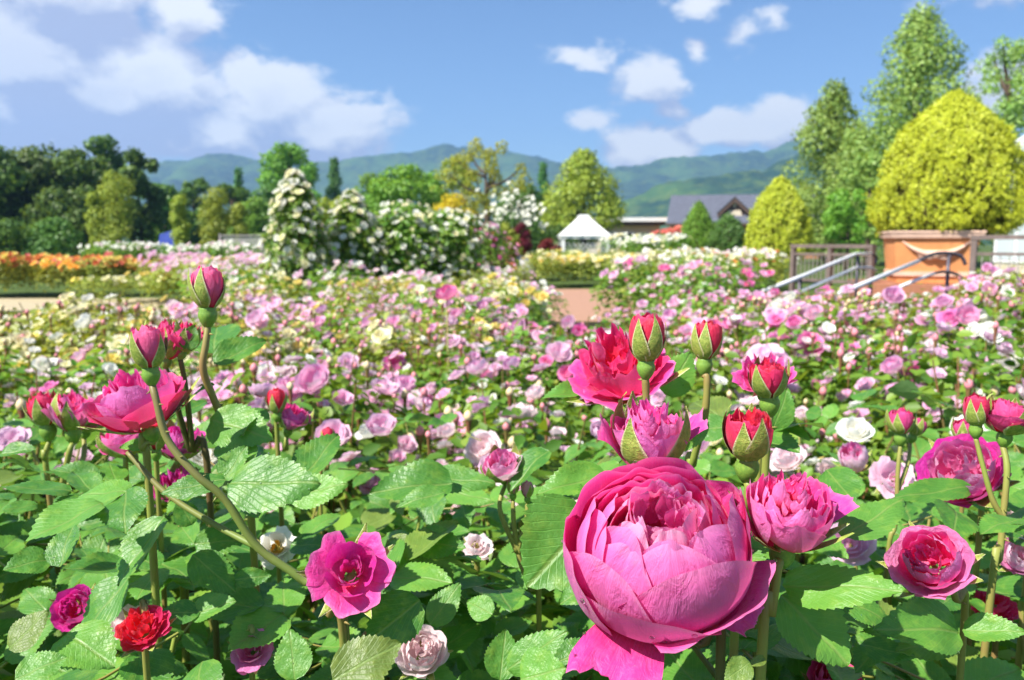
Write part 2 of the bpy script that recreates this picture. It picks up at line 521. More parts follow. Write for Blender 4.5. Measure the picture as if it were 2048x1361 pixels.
def cards(pos, nrm, size, rng, tmpl=LEAF6, tdir=None):
    """one small leaf per point, as arrays"""
    n = len(pos)
    nrm = nrm / (np.linalg.norm(nrm, axis=1, keepdims=True) + 1e-9)
    t = rng.normal(size=(n, 3)) if tdir is None else tdir
    t = t - nrm * np.sum(t * nrm, axis=1, keepdims=True)
    t = t / (np.linalg.norm(t, axis=1, keepdims=True) + 1e-9)
    b = np.cross(t, nrm)
    tv, tf = tmpl
    size = np.broadcast_to(np.asarray(size), (n,))[:, None, None]
    V = pos[:, None, :] + size * (tv[None, :, 0:1] * b[:, None, :] + tv[None, :, 1:2] * t[:, None, :] + tv[None, :, 2:3] * nrm[:, None, :])
    k = len(tv)
    F = (np.arange(n)[:, None, None] * k + tf[None]).reshape(-1, tf.shape[1])
    uv = np.tile(np.stack([tv[:, 0] + .5, tv[:, 1]], 1), (n, 1))
    rnd = np.repeat(rng.random(n), k)
    return V.reshape(-1, 3), F, uv, rnd
# ------------------------------------------------------------------ rose petals
def petal_sheet(Rr=1.0, zs=1.0, amin=14, amax=110, W=48, az0=0, skew=.03, flare=0.0, roll=0.0, ruffle=.02, jag=.0, edge=.2,
                seed=0, nu=13, nv=11, point=False, droop=None):
    rng = np.random.default_rng(seed)
    u = np.linspace(-1, 1, nu); s = np.linspace(0, 1, nv) ** .85
    U, S = np.meshgrid(u, s)
    ph = rng.random(6) * 6.28
    if point:
        shp = np.where(S < .30, .70 + S, 1.0 * (1 - np.clip((S - .30) / .70, 0, 1)) ** 1.25 + .03)
    else:
        shp = .30 + .70 * np.sin(np.clip(S * .72, 0, .5) * PI) - .10 * np.clip((S - .8) / .2, 0, 1)
    rim = np.zeros(nu)
    if jag:
        rim = -jag * (np.abs(np.sin(2.3 * u + ph[3])) ** .6 + .5 * rng.random(nu))
    wav = np.sin(3.0 * U + ph[0]) + .7 * np.sin(6.1 * U + ph[1]) + .45 * np.sin(11.3 * U + ph[2])
    ext = S * (1 - edge * np.abs(U) ** 2.6 * S + rim[None, :] * S ** 4)
    a = np.radians(amin + (amax - amin) * ext)
    az = math.radians(az0) + np.radians(W) * U * shp
    Q = Rr * (1 + skew * U) * (1 + ruffle * wav * S ** 2.5) + roll * np.clip((S - .72) / .28, 0, 1) ** 2
    big = .018 * np.sin(2.2 * S * 3 + ph[4]) * np.cos(1.7 * U + ph[5])
    Q = Q * (1 + big)
    r = Q * np.sin(a) + flare * S ** 2.6
    z = -Q * zs * np.cos(a) + ruffle * .5 * wav * S ** 5
    if droop:                       # an outer petal that leaves the flower and hangs outward
        r0, r1, z0, z1, bow = droop
        r = r0 + (r1 - r0) * ext + ruffle * wav * S ** 2 * .5
        z = z0 + (z1 - z0) * ext + bow * np.sin(ext * PI) + ruffle * wav * S ** 1.5
        az = math.radians(az0) + np.radians(W) * U * (1 - .30 * S)
    V = np.stack([r * np.cos(az), r * np.sin(az), z], -1).reshape(-1, 3)
    i, j = np.meshgrid(np.arange(nv - 1), np.arange(nu - 1), indexing='ij')
    q = (i * nu + j).ravel()
    F = np.stack([q, q + nu, q + nu + 1, q + 1], 1)
    uv = np.stack([(U + 1) / 2, S], -1).reshape(-1, 2)
    return V, F, uv

def join_sheets(sheets):
    V = []; F = []; U = []; o = 0
    for v, f, u in sheets:
        V.append(v); F.append(f + o); U.append(u); o += len(v)
    return np.concatenate(V), np.concatenate(F), np.concatenate(U)

def petal_mesh(**k):
    v, f, u = petal_sheet(**k)
    me = mesh_np('petal', v, f, None, u)
    me.materials.append(None)
    return me

def heart_mesh(seed, n, rmax, zlo, zhi, size, nu=7, nv=6, ruf=.10):
    """the crumpled small petals in the middle of a full rose"""
    rng = np.random.default_rng(seed)
    sh = []
    for k in range(n):
        q = rng.integers(0, 4)
        rr = rmax * math.sqrt(rng.random()) * .95 + .02 if k > n // 7 else .03
        aa = q * 90 + 45 + rng.normal() * 24
        az = aa + rng.normal() * 45
        v, f, u = petal_sheet(size * (.8 + .5 * rng.random()), 1.5, 30, 112 + 25 * rng.random(), 42 + 30 * rng.random(), az, .06, 0, .02, ruf, .10, .15, int(rng.integers(1e6)), nu, nv)
        v = v + np.array([rr * math.cos(math.radians(aa)) * .75, rr * math.sin(math.radians(aa)) * .75, zlo + (zhi - zlo) * rng.random()])
        sh.append((v, f, u))
    v, f, u = join_sheets(sh)
    me = mesh_np('bloom', v, f, None, u)
    me.materials.append(None)
    return me

def ring(n, ph, seed, jw=6, ja=4, **k):
    rng = np.random.default_rng(seed)
    out = []
    base = dict(k)
    for i in range(n):
        q = dict(base)
        q['az0'] = ph + 360 * i / n + rng.normal() * jw
        q['amax'] = base['amax'] + rng.normal() * ja
        q['seed'] = int(rng.integers(1e6))
        out.append(q)
    return out

STYLES = {}
def style(kind, v=0):
    key = (kind, v)
    if key in STYLES:
        return STYLES[key]
    L = []; sd = 100 * v + 11
    zs = 1.0
    if kind == 'cabbage':
        hi = dict(nu=27, nv=21)
        L += [dict(az0=-112, W=27, droop=(.72, 1.66, -.60, -.48, .05), ruffle=.05, jag=.30, edge=.0, seed=5, amax=90, **hi),
              dict(az0=-28, W=22, droop=(.70, 1.26, -.42, -.50, .10), ruffle=.06, jag=.12, edge=.25, seed=9, amax=90, **hi)]
        L += [dict(Rr=1.0, zs=.95, amax=96, W=50, az0=-46, edge=.10, roll=.17, ruffle=.035, jag=.03, seed=31, **hi),
              dict(Rr=1.03, zs=.95, amax=112, W=44, az0=196, edge=.18, roll=.08, ruffle=.03, seed=32, **hi),
              dict(Rr=1.0, zs=.95, amax=106, W=54, az0=-104, edge=.26, roll=.06, ruffle=.022, seed=33, **hi),
              dict(Rr=1.0, zs=.95, amax=118, W=50, az0=12, edge=.20, roll=.03, ruffle=.02, seed=34, **hi),
              dict(Rr=.99, zs=.95, amax=112, W=50, az0=88, edge=.18, roll=.03, ruffle=.02, seed=35, **hi),
              dict(Rr=.98, zs=.95, amax=113, W=46, az0=142, edge=.18, roll=.03, ruffle=.02, seed=36, **hi)]
        L += [dict(Rr=.955, zs=.96, amax=134, W=58, az0=-66, edge=.27, ruffle=.016, roll=.045, skew=.045, seed=41, **hi),
              dict(Rr=.955, zs=.96, amax=126, W=44, az0=-132, edge=.30, ruffle=.018, roll=.04, skew=-.03, seed=42, **hi),
              dict(Rr=.94, zs=.96, amax=136, W=44, az0=0, edge=.30, ruffle=.02, roll=.04, skew=.05, seed=43, **hi),
              dict(Rr=.90, zs=.97, amax=118, W=50, az0=62, edge=.22, ruffle=.02, seed=44, **hi),
              dict(Rr=.90, zs=.97, amax=117, W=44, az0=118, edge=.22, ruffle=.02, seed=45, **hi),
              dict(Rr=.91, zs=.97, amax=126, W=40, az0=176, edge=.26, ruffle=.015, seed=46, **hi)]
        L += [dict(Rr=.87, zs=1.0, amax=150, W=52, az0=-84, edge=.26, ruffle=.012, skew=.05, seed=51, **hi),
              dict(Rr=.86, zs=1.0, amax=148, W=46, az0=-36, edge=.26, ruffle=.012, skew=.05, seed=52, **hi),
              dict(Rr=.82, zs=1.0, amax=132, W=40, az0=30, edge=.24, ruffle=.02, skew=.05, seed=53, **hi),
              dict(Rr=.82, zs=1.0, amax=122, W=44, az0=80, edge=.22, ruffle=.025, skew=.05, seed=54, **hi),
              dict(Rr=.82, zs=1.0, amax=124, W=40, az0=130, edge=.22, ruffle=.025, skew=.05, seed=55, **hi),
              dict(Rr=.82, zs=1.0, amax=134, W=38, az0=190, edge=.24, ruffle=.02, skew=.05, seed=56, **hi),
              dict(Rr=.82, zs=1.0, amax=140, W=38, az0=-128, edge=.24, ruffle=.02, skew=.05, seed=57, **hi)]
        L += [dict(Rr=.70, zs=1.24, amax=138 - 9 * math.sin(R(z)), W=38, az0=z, edge=.20, ruffle=.025, roll=.03, skew=.05, seed=60 + z, nu=21, nv=16) for z in (15, 70, 118, 168, 222, 270, 318)]
        L += [dict(Rr=.55, zs=1.58, amax=140 - 9 * math.sin(R(z)), W=40, az0=z, edge=.16, ruffle=.035, roll=.02, skew=.07, seed=460 + z, nu=19, nv=14) for z in (0, 60, 110, 160, 220, 280)]
        L += [dict(Rr=.40, zs=2.15, amax=140 - 6 * math.sin(R(z)), W=44, az0=z, edge=.14, ruffle=.05, skew=.09, seed=860 + z, nu=17, nv=13) for z in (30, 95, 150, 210, 275, 335)]
        heart = heart_mesh(3, 20, .24, .42, .58, .21, 9, 8, .07)
    elif kind == 'half':                                  # half open: upright cup with ragged mouth
        zs = 1.15
        m = dict(nu=17, nv=13)
        L += ring(5, 20 + 30 * v, sd, ja=7, Rr=1.0, zs=1.15, amax=112, W=50, edge=.12, flare=.10, ruffle=.05, jag=.12, skew=.05, **m)
        L += ring(5, 55 + 30 * v, sd + 1, ja=8, Rr=.86, zs=1.25, amax=116, W=46, edge=.12, flare=.06, ruffle=.07, jag=.16, skew=.05, **m)
        L += ring(6, 5, sd + 2, ja=8, Rr=.70, zs=1.4, amax=118, W=42, edge=.12, ruffle=.09, jag=.16, **m)
        L += [dict(Rr=1.05, zs=1.15, amax=104, W=22, az0=8, flare=.75, ruffle=.08, jag=.12, edge=.1, seed=sd + 5, **m),
              dict(Rr=1.0, zs=1.3, amax=118, W=22, az0=160, flare=.45, ruffle=.08, jag=.10, edge=.2, seed=sd + 6, **m)]
        heart = heart_mesh(sd, 22, .5, .1, .55, .26, 7, 7, .14)
    elif kind == 'bud':                                   # tight bud, petals wound round each other
        zs = 1.45
        m = dict(nu=15, nv=13)
        L += ring(3, 10 + 50 * v, sd, ja=3, Rr=.97, zs=1.45, amax=142, W=70, edge=.14, ruffle=.03, jag=.05, flare=.09, skew=.05, amin=18, **m)
        L += ring(3, 70 + 50 * v, sd + 1, ja=3, Rr=.86, zs=1.72, amax=146, W=70, edge=.10, ruffle=.035, jag=.06, flare=.06, skew=.06, amin=18, **m)
        v_, f_, u_ = join_sheets([petal_sheet(**q) for q in ring(3, 30, sd + 2, Rr=.62, zs=2.3, amax=150, W=80, skew=.08, ruffle=.03, amin=20, nu=13, nv=11)])
        heart = mesh_np('bloom', v_, f_, None, u_); heart.materials.append(None)
    elif kind == 'opening':                               # fat bud just opening, ragged top
        zs = 1.25
        m = dict(nu=15, nv=13)
        L += ring(4, 10 + 40 * v, sd, ja=6, Rr=.98, zs=1.25, amax=128, W=58, edge=.10, ruffle=.03, jag=.10, skew=.06, **m)
        L += ring(5, 40 + 40 * v, sd + 1, ja=6, Rr=.84, zs=1.45, amax=130, W=52, edge=.08, ruffle=.05, jag=.14, skew=.06, **m)
        heart = heart_mesh(sd, 16, .48, .2, .7, .26, 7, 7, .12)
    elif kind == 'loose':                                 # few wide petals, open to the stamens
        zs = .8
        m = dict(nu=19, nv=14)
        L += ring(5, -90 + 36 * v, sd, ja=13, jw=16, Rr=.85, zs=.8, amax=84, W=50, edge=.18, flare=.40, ruffle=.10, jag=.05, roll=.06, skew=.06, **m)
        L += ring(3, 60 + 36 * v, sd + 1, ja=7, jw=9, Rr=.68, zs=1.2, amax=112, W=62, edge=.16, flare=.12, ruffle=.05, skew=.07, **m)
        heart = heart_mesh(sd, 11, .26, -.35, .05, .24, 7, 7, .08)
    elif kind == 'cup':                                   # medium double rose, wide cup
        zs = .9
        m = dict(nu=17, nv=12)
        L += ring(5, 10 + 40 * v, sd, ja=6, Rr=1.0, zs=.9, amax=98, W=52, edge=.16, flare=.18, ruffle=.05, roll=.05, jag=.04, skew=.05, **m)
        L += ring(5, 46 + 40 * v, sd + 1, ja=7, Rr=.86, zs=1.0, amax=112, W=48, edge=.18, flare=.05, ruffle=.05, jag=.05, skew=.05, **m)
        L += ring(5, 10, sd + 2, ja=7, Rr=.7, zs=1.15, amax=122, W=44, edge=.18, ruffle=.06, jag=.06, **m)
        heart = heart_mesh(sd, 18, .45, -.1, .35, .26, 7, 6, .12)
    elif kind == 'frilly':                                # blown, frilled petals standing every way
        zs = .85
        m = dict(nu=17, nv=12)
        L += ring(5, 0 + 30 * v, sd, ja=9, jw=12, Rr=.95, zs=.85, amax=86, W=46, edge=.14, flare=.30, ruffle=.10, jag=.14, skew=.06, **m)
        L += ring(5, 40 + 30 * v, sd + 1, ja=9, jw=12, Rr=.8, zs=1.1, amax=104, W=44, edge=.14, flare=.16, ruffle=.12, jag=.16, **m)
        L += ring(5, 10, sd + 2, ja=9, jw=12, Rr=.6, zs=1.4, amax=112, W=44, edge=.14, flare=.10, ruffle=.13, jag=.16, **m)
        heart = heart_mesh(sd, 14, .4, .1, .5, .28, 7, 7, .15)
    STYLES[key] = (heart, [petal_mesh(**q) for q in L], zs)
    return STYLES[key]

SEPALS = {}
def sepal_mesh(zs, how, v):
    k = (zs, how, v)
    if k not in SEPALS:
        if how == 'up':
            q = dict(Rr=1.06, zs=zs * 1.03, amin=14, amax=120 + 12 * v, W=40, flare=.12 + .26 * (v % 2), skew=.0, ruffle=.004)
        elif how == 'spread':
            q = dict(Rr=1.06, zs=zs, amin=8, amax=72 + 10 * v, W=24, flare=.5, skew=0, ruffle=.02)
        else:
            q = dict(Rr=.8, zs=zs * 1.2, amin=5, amax=40, W=34, flare=.6, skew=0, ruffle=.02)
        me = petal_mesh(nu=7, nv=12, point=True, edge=0, seed=v, **q)
        me.name = 'sepal'
        me.materials[0] = M['calyx']
        SEPALS[k] = me
    return SEPALS[k]

HIPS = {}
def hip_mesh(zs, k):
    key = (zs, k)
    if key not in HIPS:
        b = MB()
        z0 = -zs * 1.03
        b.lathe([(.16 * k, z0 - 1.05 * k), (.24 * k, z0 - .98 * k), (.42 * k, z0 - .72 * k), (.52 * k, z0 - .45 * k), (.52 * k, z0 - .22 * k), (.45 * k, z0 - .06 * k), (.48 * k, z0 + .04 * k), (.40 * k, z0 + .10 * k), (.0, z0 + .12 * k)], 16)
        HIPS[key] = (b.mesh('hip', M['hip']), z0 - 1.0 * k)
    return HIPS[key]

def leaf_mesh(name, seed, mat, nl=10, curl=.10, fold=.10, wide=.68, droop=.12, teeth=True):
    """one leaflet: base at the origin, tip along +Y at length 1, toothed edge, folded along the midrib"""
    rng = np.random.default_rng(seed)
    V = []; U = []; F = []
    cols = (-1, -.55, 0, .55, 1)
    asym = 1 + .08 * rng.normal()
    rows = nl * 2 + 1 if teeth else nl + 1
    ph = rng.random(3) * 6.28
    for i in range(rows):
        s = i / (rows - 1)
        hw = wide / 2 * (math.sin(PI * min(1, s ** .82)) ** .72 if 0 < s < 1 else 0)
        hw *= (1 - .15 * (s - .5))
        for c in cols:
            e = hw * c
            if teeth and abs(c) == 1 and 0 < s < 1:
                e *= 1.035 if i % 2 else .955
            if c < 0: e *= asym
            y = s - (.028 if (teeth and abs(c) == 1 and not i % 2 and 0 < s < 1) else 0)
            z = fold * abs(e) * 2.0 - droop * s * s + curl * math.sin(4.2 * s + ph[0] + c) * abs(c) * .35 + .018 * math.sin(9 * s + ph[1] + 2 * c)
            z -= .35 * curl * (abs(e) * 2.2) ** 2
            V.append((e, y, z)); U.append((.5 + c * .5 * min(1, hw * 2 / wide + .02), s))
    n = len(cols)
    for i in range(rows - 1):
        for j in range(n - 1):
            F.append((i * n + j, i * n + j + 1, (i + 1) * n + j + 1, (i + 1) * n + j))
    return mesh_np(name, V, F, mat, U)

BIGLEAF = [leaf_mesh('leaf', 60 + i, M['rose_leaf'], 14, .06 + .03 * (i % 3), .03 + .06 * (i % 4), (.64, .72, .78, .56)[i % 4], .05 + .08 * (i % 3)) for i in range(8)]
SMALLLEAF = [leaf_mesh('leaf', 80 + i, M['rose_leaf'], 6, .08, .08 + .05 * (i % 3), (.62, .72, .68)[i % 3], .10 + .08 * (i % 2)) for i in range(6)]

def put_leaf(parent, base, tip, nrm, width=1.0, variants=BIGLEAF, v=None, label=None):
    """a leaflet from BASE to TIP (world), face towards NRM"""
    d = tip - base
    L = d.length
    y = d.normalized()
    n = Vector(nrm); z = (n - y * n.dot(y)).normalized()
    x = y.cross(z)
    q = Matrix((x, y, z)).transposed().to_quaternion()
    me = variants[(random.randrange(len(variants)) if v is None else v)]
    o = link('leaf', me, parent, base - parent.location, q, (L * width, L, L))
    if label:
        o['label'] = label
    return o

# ------------------------------------------------------------------ rose plants of the front row
DEW = None
def dew_on(bloom, petals, n, seed, rmin=.014, rmax=.040):
    rng = random.Random(seed)
    b = MB()
    for k in range(n):
        me = rng.choice(petals)
        v = me.vertices[rng.randrange(len(me.vertices) // 3, len(me.vertices))]
        r = rng.uniform(rmin, rmax)
        c = v.co - v.normal * r * .35          # normals look into the flower: this is the outer side
        nn = -v.normal
        a = nn.orthogonal().normalized(); e = nn.cross(a)
        V = []; F = []
        for i in range(6):
            th = PI * i / 5
            for j in range(8):
                f = 2 * PI * j / 8
                V.append(c + (a * math.cos(f) + e * math.sin(f)) * r * math.sin(th) + nn * r * .7 * math.cos(th))
        for i in range(5):
            for j in range(8):
                F.append((i * 8 + j, (i + 1) * 8 + j, (i + 1) * 8 + (j + 1) % 8, i * 8 + (j + 1) % 8))
        b.add(V, F)
    o = link('dew_drops', b.mesh('dew_drops', M['dew']), bloom)
    o['kind'] = 'stuff'
    return o

def bloom(root, kind, px, py, d, wpx, axis, mat, v=0, spin=0, sep='up', hip=1.0, nsep=5, dew=0, heart=None, outer=None):
    """a flower with its petals, its hip and sepals; returns where the stem joins"""
    hm, pm, zs = style(kind, v)
    ax = cdir(*axis)
    q = frame(ax, R(spin))
    c = P(px, py, d)
    rad = wpx / 2 / FPX * d
    b = link('bloom', hm, root, c - root.location, q, rad, M[heart or mat])
    for i, me in enumerate(pm):
        link('petal', me, b, mat=M[outer if (outer and i < 5) else (heart if (kind == 'cabbage' and i >= len(pm) - 12) else mat)])
    if dew:
        dew_on(b, pm[:8], dew, int(px))
    hme, zb = hip_mesh(zs, hip)
    h = link('hip', hme, root, c - root.location, q, rad)
    if sep != 'none':
        for i in range(nsep):
            s = link('sepal', sepal_mesh(zs, sep, i % 3), h, rot=Euler((0, 0, 2 * PI * i / nsep + .35 * math.sin(i * 2.3 + px))).to_quaternion())
    return c + ax * (zb * rad)

STEMS = []
def stem(root, starts, pts, r0, r1, name='stem', mat='stem', ground=True, n=7, thorns=True):
    """a cane from the flower (START) through pixel points down to the soil"""
    ps = [starts] + [P(*p) for p in pts]
    if ground:
        e = ps[-1]
        ps += [Vector((e.x + (root.location.x - e.x) * .6, e.y + (root.location.y - e.y) * .6, e.z * .5)), root.location.copy()]
    ps = spline(ps, 6)
    k = len(ps)
    rng = random.Random(int(abs(ps[0].x) * 1e5))
    rad = [.80 * (r0 + (r1 - r0) * i / (k - 1)) * (1 + .06 * rng.uniform(-1, 1)) for i in range(k)]
    b = MB()
    b.tube([p - root.location for p in ps], rad, n)
    if thorns:
        for i in range(3, min(k - 1, 26), 4):
            p = ps[i] - root.location; dd = (ps[i + 1] - ps[i]).normalized(); o = dd.orthogonal(); o.rotate(Matrix.Rotation(rng.uniform(0, 6), 3, dd))
            b.tube([p + o * rad[i] * .8, p + o * rad[i] * 1.9 + dd * rad[i] * .3], [rad[i] * .38, rad[i] * .05], 5)
    o = link(name, b.mesh(name, M[mat]), root)
    STEMS.append((root, ps))
    return o

def rose(label, x, y, group='flowering roses of the front row'):
    return thing('rose_plant', label, 'rose', (x, y, 0), group)

def gnd(px, py, d, dy=.03):
    p = P(px, py, d)
    return p.x, p.y + dy

ROSES = {}
# --- the large open rose and its neighbours
t = rose('large fully open magenta rose, round and packed with petals, wet with drops', *gnd(1390, 1340, .47))
s = bloom(t, 'cabbage', 1318, 1098, .45, 366, (-.07, .74, .67), 'magenta_spot', spin=0, sep='none', hip=.26, dew=30, heart='heart_pink')
stem(t, s, [(1400, 1290, .485), (1440, 1361, .49)], .0032, .0045, mat='stem_dark')
stem(t, P(1360, 1250, .50), [(1400, 1310, .505), (1470, 1400, .51)], .002, .0028, mat='stem_dark', ground=False)
ROSES['main'] = t
t = rose('half open magenta rose with ragged rim beside the largest bloom, on a long brown stem', *gnd(1530, 1340, .45))
s = bloom(t, 'half', 1582, 1012, .45, 158, (.06, .93, .30), 'magenta', v=0, spin=0, sep='spread', hip=.62)
stem(t, s, [(1557, 1130, .452), (1542, 1230, .455), (1522, 1340, .46)], .0034, .0040, mat='stem')
ROSES['half_right'] = t
t = rose('half open ragged pink rose directly above the largest bloom', *gnd(1300, 1250, .52))
s = bloom(t, 'half', 1300, 858, .50, 138, (-.05, .95, .22), 'magenta', v=1, spin=40, sep='up', hip=.5)
stem(t, s, [(1302, 1010, .53), (1310, 1250, .55)], .003, .004)
t = rose('fat red bud splitting open in green sepals, above the half open ragged rose', *gnd(1490, 1200, .52))
s = bloom(t, 'opening', 1497, 862, .50, 94, (-.02, .97, .2), 'crimson', v=0, spin=25, sep='up', hip=1.0, heart='crimson')
stem(t, s, [(1497, 985, .505), (1480, 1080, .52), (1470, 1240, .53)], .0034, .004)
t = rose('tall red bud in front of the frilled magenta bloom', *gnd(1300, 1100, .56))
s = bloom(t, 'bud', 1293, 672, .53, 70, (0, .99, .1), 'crimson', v=0, spin=-30, sep='up', hip=1.0)
stem(t, s, [(1292, 780, .535), (1296, 900, .545), (1300, 1050, .57)], .003, .004)
t = rose('slim red bud on a straight green stem between two other buds', *gnd(1360, 1100, .6))
s = bloom(t, 'bud', 1413, 678, .58, 57, (.06, .99, .1), 'crimson', v=3, spin=10, sep='up', hip=1.1)
stem(t, s, [(1414, 760, .58), (1408, 840, .585), (1385, 930, .60), (1370, 1050, .62)], .003, .0042)
ROSES['slim'] = t
t = rose('plump red bud in long yellow sepals with a pale leaf beneath', *gnd(1530, 1000, .6))
s = bloom(t, 'opening', 1536, 752, .56, 70, (-.12, .97, .2), 'crimson', v=2, spin=0, sep='up', hip=1.1)
stem(t, s, [(1535, 860, .565), (1530, 950, .58)], .003, .004)
t = rose('magenta bloom half hidden behind the plump bud in yellow sepals', *gnd(1500, 1000, .72))
s = bloom(t, 'frilly', 1527, 745, .66, 96, (-.1, .9, .4), 'magenta', v=0, spin=20, sep='reflex', hip=.5)
stem(t, s, [(1520, 900, .68)], .003, .004)
t = rose('frilled wide magenta bloom behind the tall red bud', *gnd(1260, 1100, .68))
s = bloom(t, 'frilly', 1238, 722, .60, 178, (-.25, .80, .45), 'deep', v=1, spin=10, sep='spread', hip=.42, outer='magenta')
stem(t, s, [(1262, 830, .61), (1275, 960, .64)], .0032, .004)
ROSES['frilly'] = t
# --- the cane with the bud and the wide bloom
t = rose('tall pink bud above the ragged pair, leaning out of a thin brown stem', *gnd(520, 1150, .66))
s = bloom(t, 'bud', 415, 572, .60, 62, (.03, .99, .1), 'rosebud', v=2, spin=15, sep='up', hip=1.15)
stem(t, s, [(411, 690, .60), (406, 740, .60), (428, 800, .61), (470, 900, .63), (500, 1000, .66)], .0032, .0042)
t = rose('pink bud with pale sepals on the cane arching over the wide magenta bloom', *gnd(720, 1330, .56))
s = bloom(t, 'bud', 296, 692, .54, 62, (-.05, .99, .12), 'rosebud', v=1, spin=60, sep='up', hip=1.1)
stem(t, s, [(312, 800, .54), (335, 880, .54), (392, 950, .54), (450, 1000, .545), (515, 1095, .55), (610, 1165, .555), (690, 1260, .56)], .0030, .0041, mat='stem_green')
stem(t, P(255, 905, .58), [(330, 985, .57), (430, 1050, .56), (515, 1095, .55)], .0024, .0030, mat='stem_green', ground=False)
ROSES['arch'] = t
t = rose('two ragged magenta blooms side by side below the tall pink bud', *gnd(370, 1000, .68))
s = bloom(t, 'half', 335, 672, .62, 74, (.1, .98, .1), 'deep', v=1, spin=70, sep='up', hip=.6)
stem(t, s, [(350, 800, .63), (380, 900, .65), (420, 1000, .66)], .0026, .004, mat='stem_dark')
s = bloom(t, 'half', 372, 668, .62, 60, (.25, .95, .1), 'deep', v=0, spin=170, sep='up', hip=.6)
stem(t, s, [(372, 780, .63), (385, 900, .65)], .0024, .003, mat='stem_dark', ground=False)
t = rose('wide magenta cup seen from its side behind the arching cane, one petal folded over', *gnd(270, 1100, .64))
s = bloom(t, 'cup', 272, 790, .58, 158, (-.22, .92, .30), 'magenta', v=1, spin=25, sep='spread', hip=.4, outer='deep')
stem(t, s, [(285, 900, .59), (300, 1000, .6)], .0032, .004)
t = rose('cluster of a red bud and two magenta blooms beside the wide magenta cup', *gnd(130, 1050, .84))
s = bloom(t, 'opening', 88, 812, .80, 62, (-.1, .98, .1), 'crimson', v=0, spin=20, sep='up', hip=1.0)
stem(t, s, [(90, 920, .80), (100, 1000, .81)], .003, .004)
s = bloom(t, 'half', 142, 815, .80, 76, (.05, .97, .2), 'magenta', v=0, spin=60, sep='up', hip=.8)
stem(t, s, [(140, 900, .80), (125, 970, .81)], .003, .004, ground=False)
s = bloom(t, 'cup', 178, 832, .84, 66, (.3, .9, .2), 'deep', v=0, spin=10, sep='up', hip=.6)
stem(t, s, [(165, 920, .83), (130, 985, .82)], .003, .004, ground=False)
t = rose('crowded magenta blooms tucked under the wide magenta cup', *gnd(300, 1100, .78))
for (x, y, k, wd, v_, sp) in ((248, 872, 'cup', 88, 0, 10), (360, 880, 'cup', 84, 1, 50), (355, 965, 'frilly', 82, 0, 30)):
    s = bloom(t, k, x, y, .74, wd, (.1 if x > 300 else -.2, .9, .3), 'magenta' if x < 300 else 'violet_pink', v=v_, spin=sp, sep='up', hip=.5)
    stem(t, s, [(x + 8, y + 130, .75)], .0028, .004)
s = bloom(t, 'bud', 310, 868, .70, 44, (0, .99, .1), 'crimson', v=1, spin=0, sep='up', hip=1.0)
stem(t, s, [(316, 980, .72)], .0026, .0035)
t = rose('red bud and magenta bloom on one stem, among pale pink roses', *gnd(570, 1000, .95))
s = bloom(t, 'bud', 553, 800, .88, 36, (0, .99, .1), 'crimson', v=0, spin=80, sep='up', hip=1.0)
stem(t, s, [(556, 900, .90)], .003, .004)
s = bloom(t, 'cup', 585, 830, .90, 64, (.3, .9, .2), 'magenta', v=0, spin=30, sep='up', hip=.6)
stem(t, s, [(572, 900, .91)], .003, .004, ground=False)
t = rose('small lone red bud on a thin yellow stem', *gnd(640, 1050, .92))
s = bloom(t, 'bud', 656, 872, .88, 26, (0, .99, .1), 'crimson', v=1, spin=0, sep='up', hip=1.1)
stem(t, s, [(655, 940, .88), (642, 1010, .89)], .0022, .003)
t = rose('loose violet magenta rose open to its dark centre, low in the leaves', *gnd(700, 1340, .58))
s = bloom(t, 'loose', 700, 1140, .50, 134, (.12, .55, .83), 'violet_pink', v=1, spin=20, sep='spread', hip=.4, outer='magenta')
stem(t, s, [(660, 1230, .53), (690, 1330, .56)], .003, .004, mat='stem')
ROSES['loose'] = t
t = rose('small red open rose low among dark leaves', *gnd(285, 1360, .6))
s = bloom(t, 'frilly', 283, 1252, .50, 84, (0, .8, .6), 'crimson', v=0, spin=20, sep='spread', hip=.5)
stem(t, s, [(292, 1320, .52)], .0025, .003)
t = rose('dull purple rose shaded under leaves', *gnd(150, 1330, .66))
s = bloom(t, 'cup', 148, 1216, .62, 74, (0, .5, .8), 'violet_pink', v=1, spin=0, sep='spread', hip=.4)
stem(t, s, [(150, 1290, .64)], .0025, .003)
t = rose('small light pink loose flower low down, beside a large veined leaf', *gnd(500, 1361, .66))
s = bloom(t, 'loose', 500, 1300, .54, 66, (0, .6, .8), 'mauve', v=0, spin=0, sep='spread', hip=.4)
stem(t, s, [(505, 1360, .56)], .0025, .003)
t = rose('pale blush double rose low among dark leaves, below the flat white flower', *gnd(850, 1361, .76))
s = bloom(t, 'cup', 842, 1302, .57, 86, (.1, .7, .7), 'blush', v=0, spin=0, sep='spread', hip=.4)
stem(t, s, [(850, 1361, .60)], .0025, .003)
t = rose('white open rose with yellow stamens by the thick cane', *gnd(560, 1200, .86))
s = bloom(t, 'loose', 550, 1092, .72, 66, (.1, .6, .8), 'white', v=0, spin=0, sep='spread', hip=.4, heart='stamen')
stem(t, s, [(560, 1180, .74)], .0025, .003)
t = rose('light pink cupped rose above two small buds, on three joined stems', *gnd(1075, 1260, .68))
s = bloom(t, 'cup', 1000, 928, .66, 74, (-.2, .85, .45), 'mauve', v=0, spin=0, sep='up', hip=.5, outer='pale')
stem(t, s, [(1000, 1020, .66), (1035, 1105, .66)], .0022, .003, ground=False)
